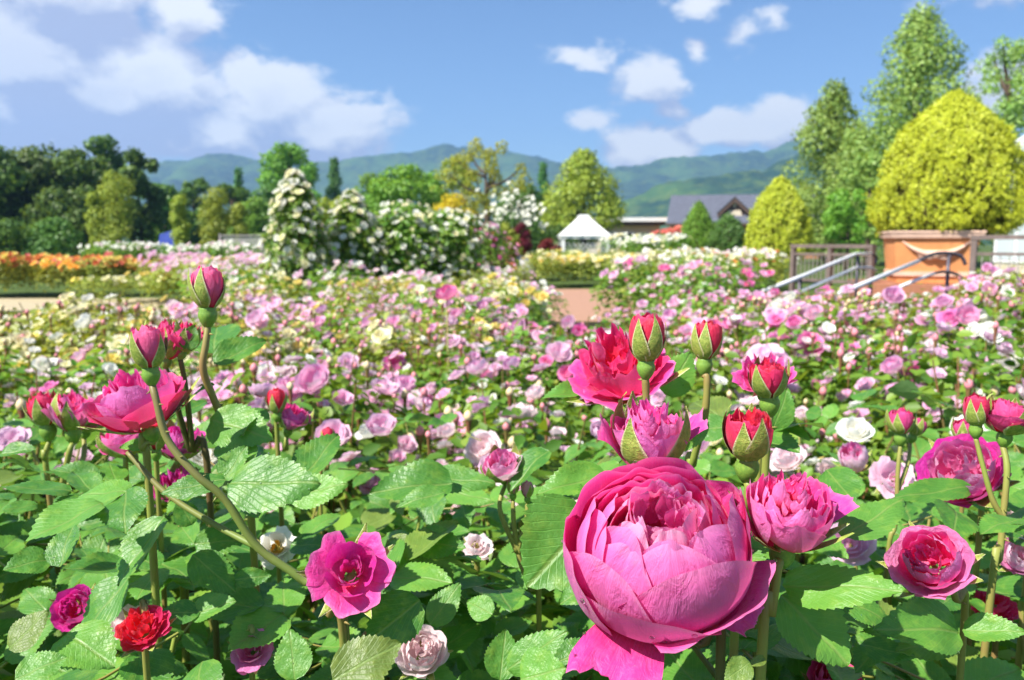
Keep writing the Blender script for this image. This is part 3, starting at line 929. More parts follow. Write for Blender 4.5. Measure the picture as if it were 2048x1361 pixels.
for (x, y, wd, v_) in ((1026, 970, 25, 0), (1055, 978, 24, 1)):
    s = bloom(t, 'bud', x, y, .66, wd, (0, .99, .1), 'mauve', v=v_, spin=20 * v_, sep='up', hip=1.1)
    if v_:
        stem(t, s, [(1052, 1050, .66), (1037, 1108, .66), (1062, 1180, .66), (1078, 1250, .67)], .0024, .0034)
    else:
        stem(t, s, [(1028, 1050, .66), (1037, 1108, .66)], .0022, .003, ground=False)
# --- the roses beside the largest one
t = rose('red bud and deep magenta bloom on one tall forked stem', *gnd(1975, 1260, .60))
s = bloom(t, 'bud', 1952, 818, .60, 46, (-.05, .99, .1), 'crimson', v=4, spin=30, sep='up', hip=1.1)
stem(t, s, [(1965, 930, .60), (1985, 1000, .60), (2006, 1035, .60)], .0022, .0028, ground=False)
s = bloom(t, 'cup', 2018, 826, .60, 92, (.05, .97, .2), 'deep', v=1, spin=0, sep='up', hip=.62)
stem(t, s, [(2014, 940, .60), (2006, 1035, .60), (1998, 1120, .60), (1978, 1220, .60)], .0028, .0036)
t = rose('broad mauve pink rose turned sideways below the forked buds', *gnd(1930, 1200, .72))
s = bloom(t, 'cup', 1922, 938, .66, 132, (-.55, .62, .45), 'mauve', v=0, spin=20, sep='spread', hip=.4, outer='violet_pink')
stem(t, s, [(1960, 1060, .69)], .003, .004)
t = rose('rounded pink rose with light petals and a bent calyx, under the broad mauve rose', *gnd(1920, 1361, .56))
s = bloom(t, 'cup', 1858, 1120, .50, 128, (-.55, .55, .55), 'magenta', v=1, spin=50, sep='spread', hip=.42, outer='mauve')
stem(t, s, [(1912, 1200, .52), (1922, 1330, .54)], .0028, .0034)
t = rose('small pair of pink buds on a green stem', *gnd(1795, 1250, .84))
s = bloom(t, 'opening', 1801, 838, .80, 48, (-.05, .99, .1), 'deep', v=0, spin=0, sep='up', hip=1.0)
stem(t, s, [(1796, 940, .80), (1790, 1050, .80), (1770, 1180, .81)], .0026, .0034)
s = bloom(t, 'opening', 1834, 850, .82, 34, (.3, .95, .1), 'deep', v=1, spin=40, sep='up', hip=1.0)
stem(t, s, [(1815, 930, .81), (1794, 985, .80)], .0022, .003, ground=False)
t = rose('small magenta bud close behind the red bud of the forked stem', *gnd(1925, 1100, .82))
s = bloom(t, 'opening', 1926, 856, .76, 40, (0, .99, .1), 'deep', v=1, spin=0, sep='up', hip=1.0)
stem(t, s, [(1925, 1000, .78)], .0024, .003)
t = rose('light pink globe rose with one petal folded out', *gnd(1700, 1080, 1.0))
s = bloom(t, 'opening', 1706, 912, .95, 56, (-.3, .85, .4), 'mauve', v=0, spin=0, sep='spread', hip=.5, outer='pale')
stem(t, s, [(1706, 1010, .97)], .003, .004)
t = rose('pale pink open rose between thin stems', *gnd(1790, 1100, 1.0))
s = bloom(t, 'loose', 1790, 955, .92, 74, (0, .6, .8), 'pale', v=1, spin=0, sep='spread', hip=.4)
stem(t, s, [(1790, 1040, .95)], .003, .004)
t = rose('pale pink rose partly cut off, beside the lower green forked stem', *gnd(2050, 1250, .66))
s = bloom(t, 'cup', 2042, 1110, .62, 72, (-.3, .7, .6), 'pale', v=1, spin=0, sep='spread', hip=.4, outer='mauve')
stem(t, s, [(2050, 1200, .64)], .003, .004)
t = rose('low red petals opening beneath the forked stem', *gnd(1985, 1330, .72))
s = bloom(t, 'frilly', 1990, 1212, .68, 70, (0, .8, .5), 'deep', v=0, spin=0, sep='spread', hip=.4)
stem(t, s, [(1990, 1300, .7)], .003, .004)
t = rose('dark magenta rose peeping up beneath the shaded leaf', *gnd(1672, 1400, .6))
s = bloom(t, 'cup', 1668, 1358, .56, 84, (0, .9, .4), 'deep', v=0, spin=0, sep='spread', hip=.4)
stem(t, s, [(1672, 1440, .58)], .003, .004)
t = rose('single white flower lying flat among green leaves', *gnd(955, 1200, .86))
s = bloom(t, 'loose', 954, 1092, .70, 50, (.1, .8, .6), 'blush', v=0, spin=40, sep='spread', hip=.4)
stem(t, s, [(955, 1180, .72)], .003, .004)
# ------------------------------------------------------------------ leafy rose bushes
def dome_points(n, rad, ztop, zbot, rng, shell=.55):
    """points in a lumpy dome of radius RAD between ZBOT and ZTOP"""
    a = rng.random(n) * 2 * PI
    rr = np.sqrt(rng.random(n))
    lump = 1 + .16 * np.sin(3 * a + 1.3) + .10 * np.sin(5 * a + .4)
    r = rr * rad * lump
    top = zbot + (ztop - zbot) * (.55 + .45 * np.sqrt(np.clip(1 - rr ** 2 * .9, 0, 1)))
    k = rng.random(n) ** shell
    z = zbot + (top - zbot) * k + rng.normal(size=n) * .025
    pos = np.stack([r * np.cos(a), r * np.sin(a), z], 1)
    nrm = np.stack([np.cos(a) * rr * .9, np.sin(a) * rr * .9, .55 + .6 * k], 1) + rng.normal(size=(n, 3)) * .42
    return pos, nrm

def foliage_mesh(seed, n, rad, ztop, zbot, size, mat, shell=.45):
    rng = np.random.default_rng(seed)
    p, nr = dome_points(n, rad, ztop, zbot, rng, shell)
    V, F, U, Q = cards(p, nr, size * (.6 + .6 * rng.random(n)), rng)
    return mesh_np('foliage', V, F, mat, U, Q)

def canes_mesh(seed, n, rad, ztop, mat, r=.005):
    rng = random.Random(seed)
    b = MB()
    for i in range(n):
        a = rng.uniform(0, 6.28); q = rng.uniform(.3, .95) * rad
        e = Vector((math.cos(a) * q, math.sin(a) * q, ztop * rng.uniform(.86, 1.04)))
        m = Vector((e.x * .35 + rng.uniform(-.03, .03), e.y * .35 + rng.uniform(-.03, .03), e.z * .5))
        b.tube(spline([(e.x * .1, e.y * .1, 0), m, e], 4), [r * 1.3 - r * .9 * j / 8 for j in range(9)], 5, cap=False)
    return b.mesh('canes', mat)

# ---- bushes in front, whose leaves one sees one by one
NEAR = [  # x, y, radius, top, label
    (-.40, .50, .26, 1.045, 'dark leafy rose bush round the small red open rose'),
    (-.08, .47, .25, 1.03, 'leafy rose bush below the loose violet magenta rose'),
    (.20, .44, .22, 1.02, 'leafy rose bush directly under the largest magenta bloom'),
    (.47, .54, .25, 1.03, 'leafy rose bush with broad paired leaves under the rounded pink rose'),
    (-.62, .84, .27, 1.05, 'leafy rose bush under the cluster of red bud and two magenta blooms'),
    (-.24, .82, .26, 1.04, 'leafy rose bush crossed by the arching cane'),
    (.09, .84, .26, 1.02, 'leafy rose bush under the light pink cupped rose on three joined stems'),
    (.42, .84, .25, 1.01, 'leafy rose bush behind the half open ragged rose'),
    (.74, .88, .26, 1.02, 'leafy rose bush under the broad mauve pink rose'),
    (-.92, 1.22, .30, 1.05, 'rose bush behind the cluster of red bud and two magenta blooms'),
    (-.46, 1.20, .30, 1.03, 'rose bush behind the crowded magenta blooms'),
    (.00, 1.22, .30, 1.00, 'rose bush with small leaves behind the light pink cupped rose'),
    (.46, 1.22, .30, 1.00, 'rose bush with small leaves behind the fat splitting red bud'),
    (.90, 1.22, .30, 1.02, 'rose bush behind the small pair of pink buds'),
]
# screens: where filler leaves must not hide the flowers of the front row (px box, depth)
KEEP = [(1120, 900, 1520, 1280, .50), (1490, 920, 1680, 1110, .50), (1210, 770, 1390, 930, .56), (1240, 600, 1340, 760, .58), (1375, 620, 1450, 740, .62), (1440, 780, 1560, 960, .56), (1470, 690, 1590, 810, .70), (1130, 630, 1360, 790, .64),
        (375, 530, 455, 640, .64), (190, 700, 370, 880, .62), (255, 630, 400, 760, .66), (30, 770, 230, 880, .88), (620, 1055, 790, 1225, .53), (225, 1195, 345, 1300, .58),
        (790, 1250, 890, 1345, .74), (960, 885, 1075, 1000, .70), (515, 1050, 600, 1130, .85), (530, 780, 630, 860, .95), (460, 1270, 540, 1330, .64), (105, 1175, 195, 1255, .64), (1770, 800, 1860, 890, .86), (1660, 880, 1745, 945, .98), (1745, 920, 1835, 990, .96),
        (1785, 1050, 1945, 1200, .53), (1840, 870, 1990, 1020, .70), (1930, 780, 2048, 890, .66), (215, 850, 400, 1000, .72), (905, 1070, 990, 1110, .84), (1480, 1100, 1580, 1300, .47)]
def project(p):
    v = p - CAM
    d = v.dot(FWD)
    return CX + v.dot(RIGHT) / d * FPX, CY - v.dot(UP) / d * FPX, d
def blocked(p, m=14):
    x, y, d = project(p)
    if d < .30:
        return True
    return any(x0 - m < x < x1 + m and y0 - m < y < y1 + m and d < dd for x0, y0, x1, y1, dd in KEEP)

NEAR_ROOTS = []
PENDING = []
_rng = random.Random(21)
for bi, (bx, by, br, bt, lab) in enumerate(NEAR):
    root = thing('rose_bush', lab, 'rose bush', (bx, by, 0), 'leafy rose bushes of the front row')
    NEAR_ROOTS.append(root)
    link('foliage', foliage_mesh(300 + bi, 430, br * 1.12, bt - .085, .35, .050, M['bush_leaf'], .5), root, kind='stuff')
    link('canes', canes_mesh(320 + bi, 9, br, bt - .05, M['stem']), root)
    petiole = MB()
    nleaf = 0
    small = by > 1.0
    tries = 0
    want = (210 if by < .7 else 190 if by < 1 else 130)
    while nleaf < want and tries < 700:
        tries += 1
        a = _rng.uniform(0, 2 * PI); q = math.sqrt(_rng.random())
        x = bx + math.cos(a) * q * br * 1.1; y = by + math.sin(a) * q * br * 1.1
        z = bt + .01 - .26 * _rng.random() ** 1.5 - .06 * q * q
        base = Vector((x, y, z))
        h = a + _rng.gauss(0, .9)
        d = Vector((math.cos(h), math.sin(h), _rng.uniform(-.25, .35))).normalized()
        nr = Vector((_rng.gauss(-.25, .33), _rng.gauss(-.25, .33), 1)).normalized()
        nr = (nr - d * nr.dot(d)).normalized()
        side = d.cross(nr)
        L = _rng.uniform(.040, .060) * (.85 if small else 1)
        spots = [(1.9, 0, 0, 1.15), (1.45, .0, 1, 1.0), (1.45, .0, -1, 1.0)]
        if _rng.random() < .7:
            spots += [(.55, 0, 1, .8), (.55, 0, -1, .8)]
        if any(blocked(base + d * L * (u + .5) + side * L * .5 * sgn) for u, _, sgn, _s in spots) or blocked(base):
            continue
        petiole.tube([base - root.location, base + d * L * 1.0 - nr * .004 - root.location, base + d * L * 1.9 - root.location], [.0012, .0010, .0006], 4, cap=False)
        for u, _, sgn, sc in spots:
            p0 = base + d * L * u
            dd = (d if sgn == 0 else (d * .45 + side * sgn)).normalized()
            dd = (dd + Vector((_rng.gauss(0, .15), _rng.gauss(0, .15), _rng.gauss(-.08, .15)))).normalized()
            n2 = (nr + Vector((_rng.gauss(0, .25), _rng.gauss(0, .25), 0))).normalized()
            put_leaf(root, p0, p0 + dd * L * sc, n2, _rng.uniform(.9, 1.15), SMALLLEAF if small else BIGLEAF)
            nleaf += 1
    if by > .8:
        for _ in range(9 if small else 1):
            a = _rng.uniform(0, 6.28); q = math.sqrt(_rng.random()) * br
            pz = Vector((bx + q * math.cos(a), by + q * math.sin(a), bt + _rng.uniform(-.10, .03)))
            if blocked(pz, 6): continue
            PENDING.append((root, pz, _rng.uniform(.012, .024) * (1 if small else .8), _rng.choice(('pale', 'pink', 'blush', 'pale', 'white'))))
    link('petioles', petiole.mesh('petioles', M['stem']), root, kind='stuff')

# ---- leaves along the flowering canes
for root, ps in STEMS:
    side0 = _rng.uniform(0, 6.28)
    tot = 0
    for i in range(2, len(ps) - 1):
        tot += (ps[i] - ps[i - 1]).length
        if ps[i].z < .74: break
        if tot < .055: continue
        tot = 0
        side0 += 2.4
        dd = (ps[i + 1] - ps[i - 1]).normalized()
        o = dd.orthogonal().normalized(); o.rotate(Matrix.Rotation(side0, 3, dd))
        d = (o + Vector((0, 0, .25))).normalized()
        nr = (Vector((-.15, -.25, 1)) - d * d.z).normalized(); side = d.cross(nr)
        L = _rng.uniform(.036, .050)
        for u, sgn, sc in ((1.3, 0, 1.1), (.95, 1, .95), (.95, -1, .95)):
            p0 = ps[i] + d * L * u
            e = (d if sgn == 0 else (d * .5 + side * sgn)).normalized()
            if blocked(p0 + e * L * .5, 4) or blocked(p0 + e * L, 4): continue
            put_leaf(root, p0, p0 + e * L * sc, (nr + Vector((_rng.gauss(0, .2), _rng.gauss(0, .2), 0))).normalized(), _rng.uniform(.95, 1.15), BIGLEAF)
# ---- single leaves that stand out in front: base px, tip px, depths, width, facing (right, up, toward)
LEAVES = [
    (457, 968, .53, 637, 962, .52, 1.0, (.0, .55, .83)), (420, 838, .60, 540, 872, .585, 1.0, (-.1, .6, .8)), (540, 838, .63, 480, 826, .62, .9, (0, .8, .6)),
    (448, 962, .56, 492, 890, .57, 1.15, (-.2, .3, .9)), (452, 960, .55, 318, 978, .54, .75, (.1, .8, .6)), (300, 890, .60, 240, 888, .59, 1.0, (0, .8, .5)),
    (385, 1050, .60, 355, 1000, .60, 1.0, (0, .6, .8)),
    (905, 968, .62, 742, 975, .60, 1.05, (.0, .62, .78)), (848, 955, .64, 990, 962, .63, .75, (.0, .75, .65)), (890, 985, .60, 790, 1008, .59, .7, (0, .8, .6)),
    (1185, 1030, .52, 1062, 1165, .49, 1.35, (-.12, .22, .95)), (1212, 950, .58, 1074, 985, .56, .85, (0, .7, .7)), (1240, 925, .60, 1180, 945, .60, .8, (0, .85, .5)),
    (1568, 1175, .47, 1798, 1160, .43, .62, (.1, .62, .78)), (1562, 1190, .48, 1700, 1330, .46, 1.05, (.25, .42, .88)),
    (120, 1135, .50, 140, 1040, .52, 1.15, (-.2, .5, .85)), (18, 1300, .46, 92, 1220, .47, 1.25, (-.2, .5, .8)), (30, 1360, .44, 130, 1310, .45, 1.15, (0, .7, .7)),
    (130, 1268, .48, 222, 1318, .465, 1.15, (.2, .7, .6)), (330, 1035, .56, 230, 1168, .53, 1.0, (-.45, .35, .8)), (385, 1110, .56, 468, 1178, .545, .95, (.25, .55, .8)),
    (400, 1225, .52, 318, 1222, .51, 1.0, (0, .75, .6)), (380, 1232, .52, 470, 1200, .52, .8, (0, .75, .6)), (470, 1160, .55, 540, 1150, .55, 1.0, (-.2, .4, .9)),
    (590, 1361, .45, 578, 1258, .46, 1.2, (0, .38, .92)), (665, 1361, .43, 800, 1282, .44, 1.0, (.15, .6, .75)), (840, 1200, .52, 730, 1290, .51, 1.0, (.5, .5, .6)),
    (1000, 1361, .46, 1012, 1258, .47, 1.25, (.1, .35, .9)), (1015, 1340, .46, 1128, 1262, .45, .75, (.1, .6, .75)), (1100, 1330, .48, 1200, 1285, .48, 1.0, (0, .7, .7)),
    (1040, 1361, .44, 1130, 1335, .43, 1.2, (0, .6, .8)), (830, 1085, .62, 925, 1090, .60, 1.1, (0, .62, .78)), (775, 1080, .62, 840, 1112, .61, 1.1, (0, .6, .8)), (760, 1130, .60, 830, 1130, .59, 1.2, (0, .6, .8)),
    (1098, 900, .66, 1012, 968, .64, .75, (-.6, .55, .5)), (1190, 782, .62, 1082, 794, .60, .7, (0, .8, .6)), (1330, 790, .64, 1385, 705, .64, 1.15, (.2, .2, .95)),
    (1545, 860, .60, 1582, 778, .60, .9, (.1, .15, .98)), (1550, 850, .62, 1620, 878, .60, .75, (.2, .75, .6)), (1410, 838, .58, 1375, 905, .57, .7, (.6, .5, .5)),
    (1940, 975, .64, 1785, 992, .62, .55, (-.05, .8, .6)), (1925, 985, .66, 1975, 1020, .65, .9, (.2, .6, .7)),
    (1920, 1265, .50, 1775, 1245, .48, .75, (0, .68, .72)), (1925, 1262, .50, 2050, 1262, .48, .95, (.1, .66, .74)), (1915, 1280, .52, 1800, 1290, .50, .7, (0, .8, .5)),
    (1690, 1200, .56, 1790, 1240, .55, 1.0, (.1, .7, .7)), (1500, 1325, .42, 1450, 1361, .415, 1.0, (-.3, .4, .85)), (1530, 1318, .43, 1500, 1330, .425, .9, (0, .5, .8)),
    (75, 1010, .60, 0, 1020, .58, .95, (0, .75, .6)), (105, 1022, .60, 215, 1020, .59, .75, (0, .8, .6)), (100, 1120, .54, 10, 1130, .52, 1.1, (-.1, .65, .75)),
    (0, 910, .66, 70, 895, .66, .9, (0, .8, .6)), (860, 1250, .55, 920, 1165, .56, .9, (.1, .5, .85)), (985, 1230, .54, 930, 1200, .55, 1.1, (-.2, .5, .8)),
    (372, 700, .61, 388, 650, .61, .9, (.3, .2, .9)), (430, 770, .64, 375, 792, .64, .5, (0, .8, .5)), (1720, 1290, .52, 1830, 1310, .50, .85, (0, .75, .65)), (1600, 1060, .60, 1700, 1110, .58, .9, (.1, .7, .7)),
]
for k, (x0, y0, d0, x1, y1, d1, wd, nn) in enumerate(LEAVES):
    b0 = P(x0, y0, d0); b1 = P(x1, y1, d1)
    par = min(NEAR_ROOTS, key=lambda r: (r.location.x - b0.x) ** 2 + (r.location.y - b0.y) ** 2)
    lf = put_leaf(par, b0, b1, cdir(*nn), wd * 1.04, BIGLEAF, k % 8)
    if k % 3 == 0:
        mb = MB(); lm = BIGLEAF[k % 8]
        for _ in range(4):
            vv = lm.vertices[_rng.randrange(20, len(lm.vertices) - 15)].co
            rr = _rng.uniform(.008, .018)
            mb.lathe([(0, rr * .7), (rr * .6, rr * .55), (rr, rr * .1), (rr * .9, -rr * .1)], 8, vv)
        link('dew_drops', mb.mesh('dew_drops', M['dew']), lf, kind='stuff')

# ------------------------------------------------------------------ flowers of the beds
def small_bloom(name, seed, lod):
    rng = np.random.default_rng(seed)
    sh = []
    if lod == 'mid':
        rings = [(5, 1.0, .62, 84, 50, .22), (5, .82, .8, 100, 50, .05), (5, .6, 1.0, 112, 50, 0), (4, .38, 1.4, 118, 60, 0)]
        nu, nv = 5, 4
        if seed % 3 == 1: rings = [(5, 1.0, .8, 98, 54, .08), (5, .84, .9, 115, 52, 0), (4, .6, 1.1, 125, 56, 0)]
        if seed % 3 == 2: rings = [(6, 1.0, .5, 72, 40, .30), (5, .75, .75, 92, 46, .12), (4, .45, 1.2, 110, 56, 0)]
    else:
        rings = [(5, 1.0, .6, 84, 48, .15), (4, .65, 1.0, 112, 60, 0)]
        nu, nv = 3, 3
    for n, rr, zs, am, W, fl in rings:
        ph = rng.random() * 360
        for i in range(n):
            sh.append(petal_sheet(rr, zs, 12, am + rng.normal() * 8, W, ph + 360 * i / n + rng.normal() * 9, .05, fl, .03, .07, .0, .22, int(rng.integers(1e6)), nu, nv))
    v, f, u = join_sheets(sh)
    me = mesh_np(name, v, f, None, u)
    me.materials.append(None)
    return me
MIDB = [small_bloom('bloom', 900 + i, 'mid') for i in range(6)]
for root, pz, s_, m_ in PENDING:
    link('bloom', _rng.choice(MIDB), root, pz - root.location, frame((_rng.gauss(-.2, .35), _rng.gauss(-.45, .3), .9), _rng.uniform(0, 6)), s_, M[m_])
FARB = [small_bloom('bloom', 950 + i, 'far') for i in range(4)]
def arrays(me):
    n = len(me.vertices); V = np.empty(n * 3, np.float32); me.vertices.foreach_get('co', V)
    F = np.empty(len(me.loops), np.int32); me.loops.foreach_get('vertex_index', F)
    U = np.empty(len(me.loops) * 2, np.float32); me.uv_layers[0].data.foreach_get('uv', U)
    uv = np.zeros((n, 2), np.float32); uv[F] = U.reshape(-1, 2)
    return V.reshape(-1, 3), F.reshape(-1, 4), uv
FARA = [arrays(m) for m in FARB]

def bloom_mass(name, pts, dirs, sizes, mat, rng):
    """flowers too small to pick apart, joined"""
    V = []; F = []; U = []; o = 0
    for p, d, s in zip(pts, dirs, sizes):
        v, f, u = FARA[int(rng.integers(len(FARA)))]
        q = np.array(frame(d, rng.random() * 6).to_matrix())
        V.append((v * s) @ q.T + np.array(p)); F.append(f + o); U.append(u); o += len(v)
    return mesh_np(name, np.concatenate(V), np.concatenate(F), mat, np.concatenate(U))

def buds_mesh(seed, n, rad, ztop, mats):
    rng = random.Random(seed); b = MB()
    for i in range(n):
        a = rng.uniform(0, 6.28); q = math.sqrt(rng.random()) * rad
        x, y = math.cos(a) * q, math.sin(a) * q
        z = ztop * (.98 - .10 * (q / rad) ** 2) + rng.uniform(-.02, .05)
        r = rng.uniform(.006, .011)
        b.lathe([(0, -r), (r * .8, -r * .5), (r, .3 * r), (r * .7, 1.0 * r), (0, 1.6 * r)], 6, (x, y, z), rng.choice((0, 0, 1)))
        b.lathe([(.0015, -.05), (r * .55, -r * 1.5), (r * .75, -r * .4)], 5, (x, y, z), 2)
    return b.mesh('buds', mats)

BUSHLEAF = [foliage_mesh(500 + i, 1700, .32, 1.0, .30, .036, M['bush_leaf'], .42) for i in range(5)]
BUSHLEAFY = [foliage_mesh(520 + i, 1700, .32, 1.0, .30, .036, M['bush_leaf_yellow'], .42) for i in range(3)]
def small_flowers(seed, pal, n, rad=.31):
    rng = np.random.default_rng(seed); V = []; F = []; U = []; mi = []; o = 0
    for i in range(n):
        a = rng.random() * 6.28; q = math.sqrt(rng.random()); v, f, u = FARA[int(rng.integers(len(FARA)))]
        p = np.array([math.cos(a) * q * rad, math.sin(a) * q * rad, .99 - .12 * q ** 2.5 + rng.uniform(-.09, .03)])
        d = Vector((p[0] * 2 - .2 + rng.normal() * .3, p[1] * 2 - .4 + rng.normal() * .3, .9))
        qm = np.array(frame(d, rng.random() * 6).to_matrix()); s_ = rng.uniform(.010, .021)
        V.append((v * s_) @ qm.T + p); F.append(f + o); U.append(u); o += len(v); mi += [int(rng.integers(len(pal)))] * len(f)
    return mesh_np('small_blooms', np.concatenate(V), np.concatenate(F), None, np.concatenate(U), mats=[M[x] for x in pal], mi=mi)
SMALLF = {k: [small_flowers(700 + 7 * i + len(k), p_, 40) for i in range(3)] for k, p_ in {'pink': ('pale', 'blush', 'pink', 'white'), 'yellow': ('cream', 'white', 'yellow', 'blush')}.items()}
BUSHFAR = [foliage_mesh(540 + i, 700, .42, 1.0, .15, .065, M['bush_leaf'], .42) for i in range(4)]
BUSHFARY = [foliage_mesh(560 + i, 700, .42, 1.0, .15, .065, M['bush_leaf_yellow'], .42) for i in range(3)]
CANES = [canes_mesh(580 + i, 10, .29, 1.0, M['stem_red'], .004) for i in range(3)]
BUDS = [buds_mesh(590 + i, 16, .30, 1.0, [M['bud_pink'], M['bud_pale'], M['stem_red']]) for i in range(4)]

MARKS = [(415, 560, 'the tall pink bud'), (296, 690, 'the bud on the arching cane'), (275, 790, 'the wide magenta cup'), (110, 810, 'the cluster of magenta blooms'), (553, 800, 'the red bud among pale roses'), (656, 870, 'the small lone red bud'),
         (893, 583, 'the tall mauve rose'), (1000, 930, 'the light pink cupped rose'), (1238, 722, 'the frilled magenta bloom'), (1293, 672, 'the tall red bud'), (1413, 678, 'the slim red bud'), (1536, 752, 'the plump bud in yellow sepals'),
         (1801, 838, 'the small pair of pink buds'), (1952, 818, 'the forked stem'), (1706, 912, 'the light pink globe rose'), (1190, 600, 'the brown path'), (1852, 520, 'the terracotta planter'), (1600, 560, 'the silver handrail'), (1170, 470, 'the white gazebo'),
         (590, 480, 'the tallest white pillar'), (702, 490, 'the second white pillar'), (896, 490, 'the clear yellow shrub'), (975, 490, 'the bright pink mound'), (1560, 450, 'the golden green conifer'), (1400, 460, 'the green conifers'), (120, 560, 'the orange bed'), (230, 470, 'the largest vine pillar'), (10, 500, 'the wide dark shrub'), (110, 500, 'the dark rounded shrub'), (427, 470, 'the broad vine pillar'), (480, 485, 'the grey trellis'), (250, 605, 'the beige path'), (848, 585, 'the lavender')]
USED = set()
def place_label(kind, X, Y, top):
    x, y, _d = project(Vector((X, Y, top)))
    c = []
    for mx, my, nm in MARKS:
        dx, dy = x - mx, y - my
        dist = math.hypot(dx, dy * 1.6)
        if kind[:6] == 'orange' and nm == 'the orange bed': continue
        if dist > 800: continue
        if abs(dx) < 45: r = 'just above' if dy < -12 else 'just below' if dy > 12 else 'level with'
        else:
            far = 'next to' if abs(dx) < 110 else 'a little away from' if abs(dx) < 220 else 'well away from'
            side = 'toward the dark wood' if dx < 0 else 'toward the planter'
            if nm == 'the terracotta planter' and dx > 0 or nm == 'the wide dark shrub' and dx < 0: continue
            r = far; nm = nm + ', ' + side
            if dy < -70: r = 'higher than and ' + far
            elif dy > 70: r = 'lower than and ' + far
        c.append((dist, f'{kind} {r} {nm}'))
    for _, t in sorted(c):
        if t not in USED and len(t.split()) <= 16:
            USED.add(t); return t
    return None
_r2 = random.Random(99)
_np2 = np.random.default_rng(99)
def garden_bush(X, Y, top, label, group, mats, nb, size, detail=2, yellow=False, rscale=1.0, cat='rose bush', name='rose_bush', extra_up=.03, short=None):
    """detail 2: flowers are parts one by one; 1: flowers joined; mats = [(material, weight)]"""
    root = thing(name, (place_label(short, X, Y, top) if short else None) or label, cat, (X, Y, 0), group)
    rot = Euler((0, 0, _r2.uniform(0, 6.28))).to_quaternion()
    if detail == 2:
        fm = _r2.choice(BUSHLEAFY if yellow else BUSHLEAF); rad = .31 * rscale
    else:
        fm = _r2.choice(BUSHFARY if yellow else BUSHFAR); rad = .42 * rscale
    f = link('foliage', fm, root, rot=rot, scale=(rscale, rscale, top)); f['kind'] = 'stuff'
    if detail == 2:
        link('canes', _r2.choice(CANES), root, rot=rot, scale=(rscale, rscale, top))
        u = link('buds', _r2.choice(BUDS), root, rot=rot, scale=(rscale, rscale, top)); u['kind'] = 'stuff'
    if detail == 2:
        sf = link('small_blooms', _r2.choice(SMALLF['yellow' if mats[0][0] in ('cream', 'white') else 'pink']), root, rot=rot, scale=(rscale, rscale, top)); sf['kind'] = 'stuff'
    names = [m for m, _ in mats]; wts = [q for _, q in mats]
    pts = []
    while len(pts) < nb:
        a = _r2.uniform(0, 2 * PI); q = math.sqrt(_r2.random())
        cx, cy = math.cos(a) * q * rad * 1.02, math.sin(a) * q * rad * 1.02
        k = _r2.choice((1, 1, 2, 3, 4)) if detail == 2 else _r2.choice((1, 2))
        mat = _r2.choices(names, wts)[0]
        for _ in range(k):
            x = cx + (_r2.gauss(0, .042) if k > 1 else 0); y = cy + (_r2.gauss(0, .042) if k > 1 else 0)
            qq = min(1, math.hypot(x, y) / rad)
            z = top * (1.0 - .13 * qq ** 2.5) + _r2.uniform(-.05, extra_up + .02)
            if _r2.random() < .3: z -= _r2.uniform(.02, .25) * top * .7
            d = Vector((x / rad * .7 - .25 + _r2.gauss(0, .3), y / rad * .7 - .45 + _r2.gauss(0, .3), .95)).normalized()
            pts.append((Vector((x, y, z)), d, size * _r2.uniform(.55, 1.25), mat))
    if detail == 2:
        for p, d, s, m in pts[:nb]:
            link('bloom', _r2.choice(MIDB), root, p, frame(d, _r2.uniform(0, 6.28)), s, M[m])
    else:
        for m in set(x[3] for x in pts):
            q = [x for x in pts if x[3] == m]
            o = link('blooms', bloom_mass('blooms', [x[0] for x in q], [x[1] for x in q], [x[2] for x in q], M[m], _np2), root)
            o['kind'] = 'stuff'
    return root

def pxof(x, y):          # column of the photograph in which a place appears (near eye height)
    return CX + x / y * FPX

G_ = {
 'pp': ('pale pink rose bush in the dense bed just behind the magenta front row', 'pale pink roses of the near bed', [('pink', 4), ('pale', 4), ('mauve', 1), ('blush', 1)]),
 'pw': ('rose bush with mixed white and pale pink flowers in the near bed', 'white and pink roses of the near bed', [('white', 3), ('blush', 2), ('pale', 3), ('cream', 1)]),
 'wy': ('rose bush with white and butter yellow flowers along the back of the near bed', 'white and yellow roses of the near bed', [('white', 3), ('cream', 4), ('yellow', 2)]),
 'yp': ('yellow rose bush with some pink flowers at the middle of the wide bed', 'yellow and pink roses of the wide bed', [('cream', 4), ('yellow', 3), ('pale', 2), ('pink', 2)]),
 'dp': ('deep pink shrub rose in the bed before the silver handrails', 'deep pink roses before the handrails', [('pink', 5), ('mauve', 3), ('pale', 3)]),
 'dw': ('pink and white shrub rose in the bed below the terracotta planter', 'pink and white roses below the planter', [('pink', 4), ('pale', 3), ('white', 2), ('mauve', 2)]),
}
SHORT = {'pp': 'pale pink rose bush', 'pw': 'white and pink rose bush', 'wy': 'white and yellow rose bush', 'yp': 'yellow and pink rose bush', 'dp': 'deep pink rose bush', 'dw': 'pink rose bush with whites', 'm1': 'far pale rose bush', 'm2': 'far yellow rose bush', 'r1': 'far pink rose bush', 'r2': 'far white and cream rose bush'}
count = 0
y = 1.62
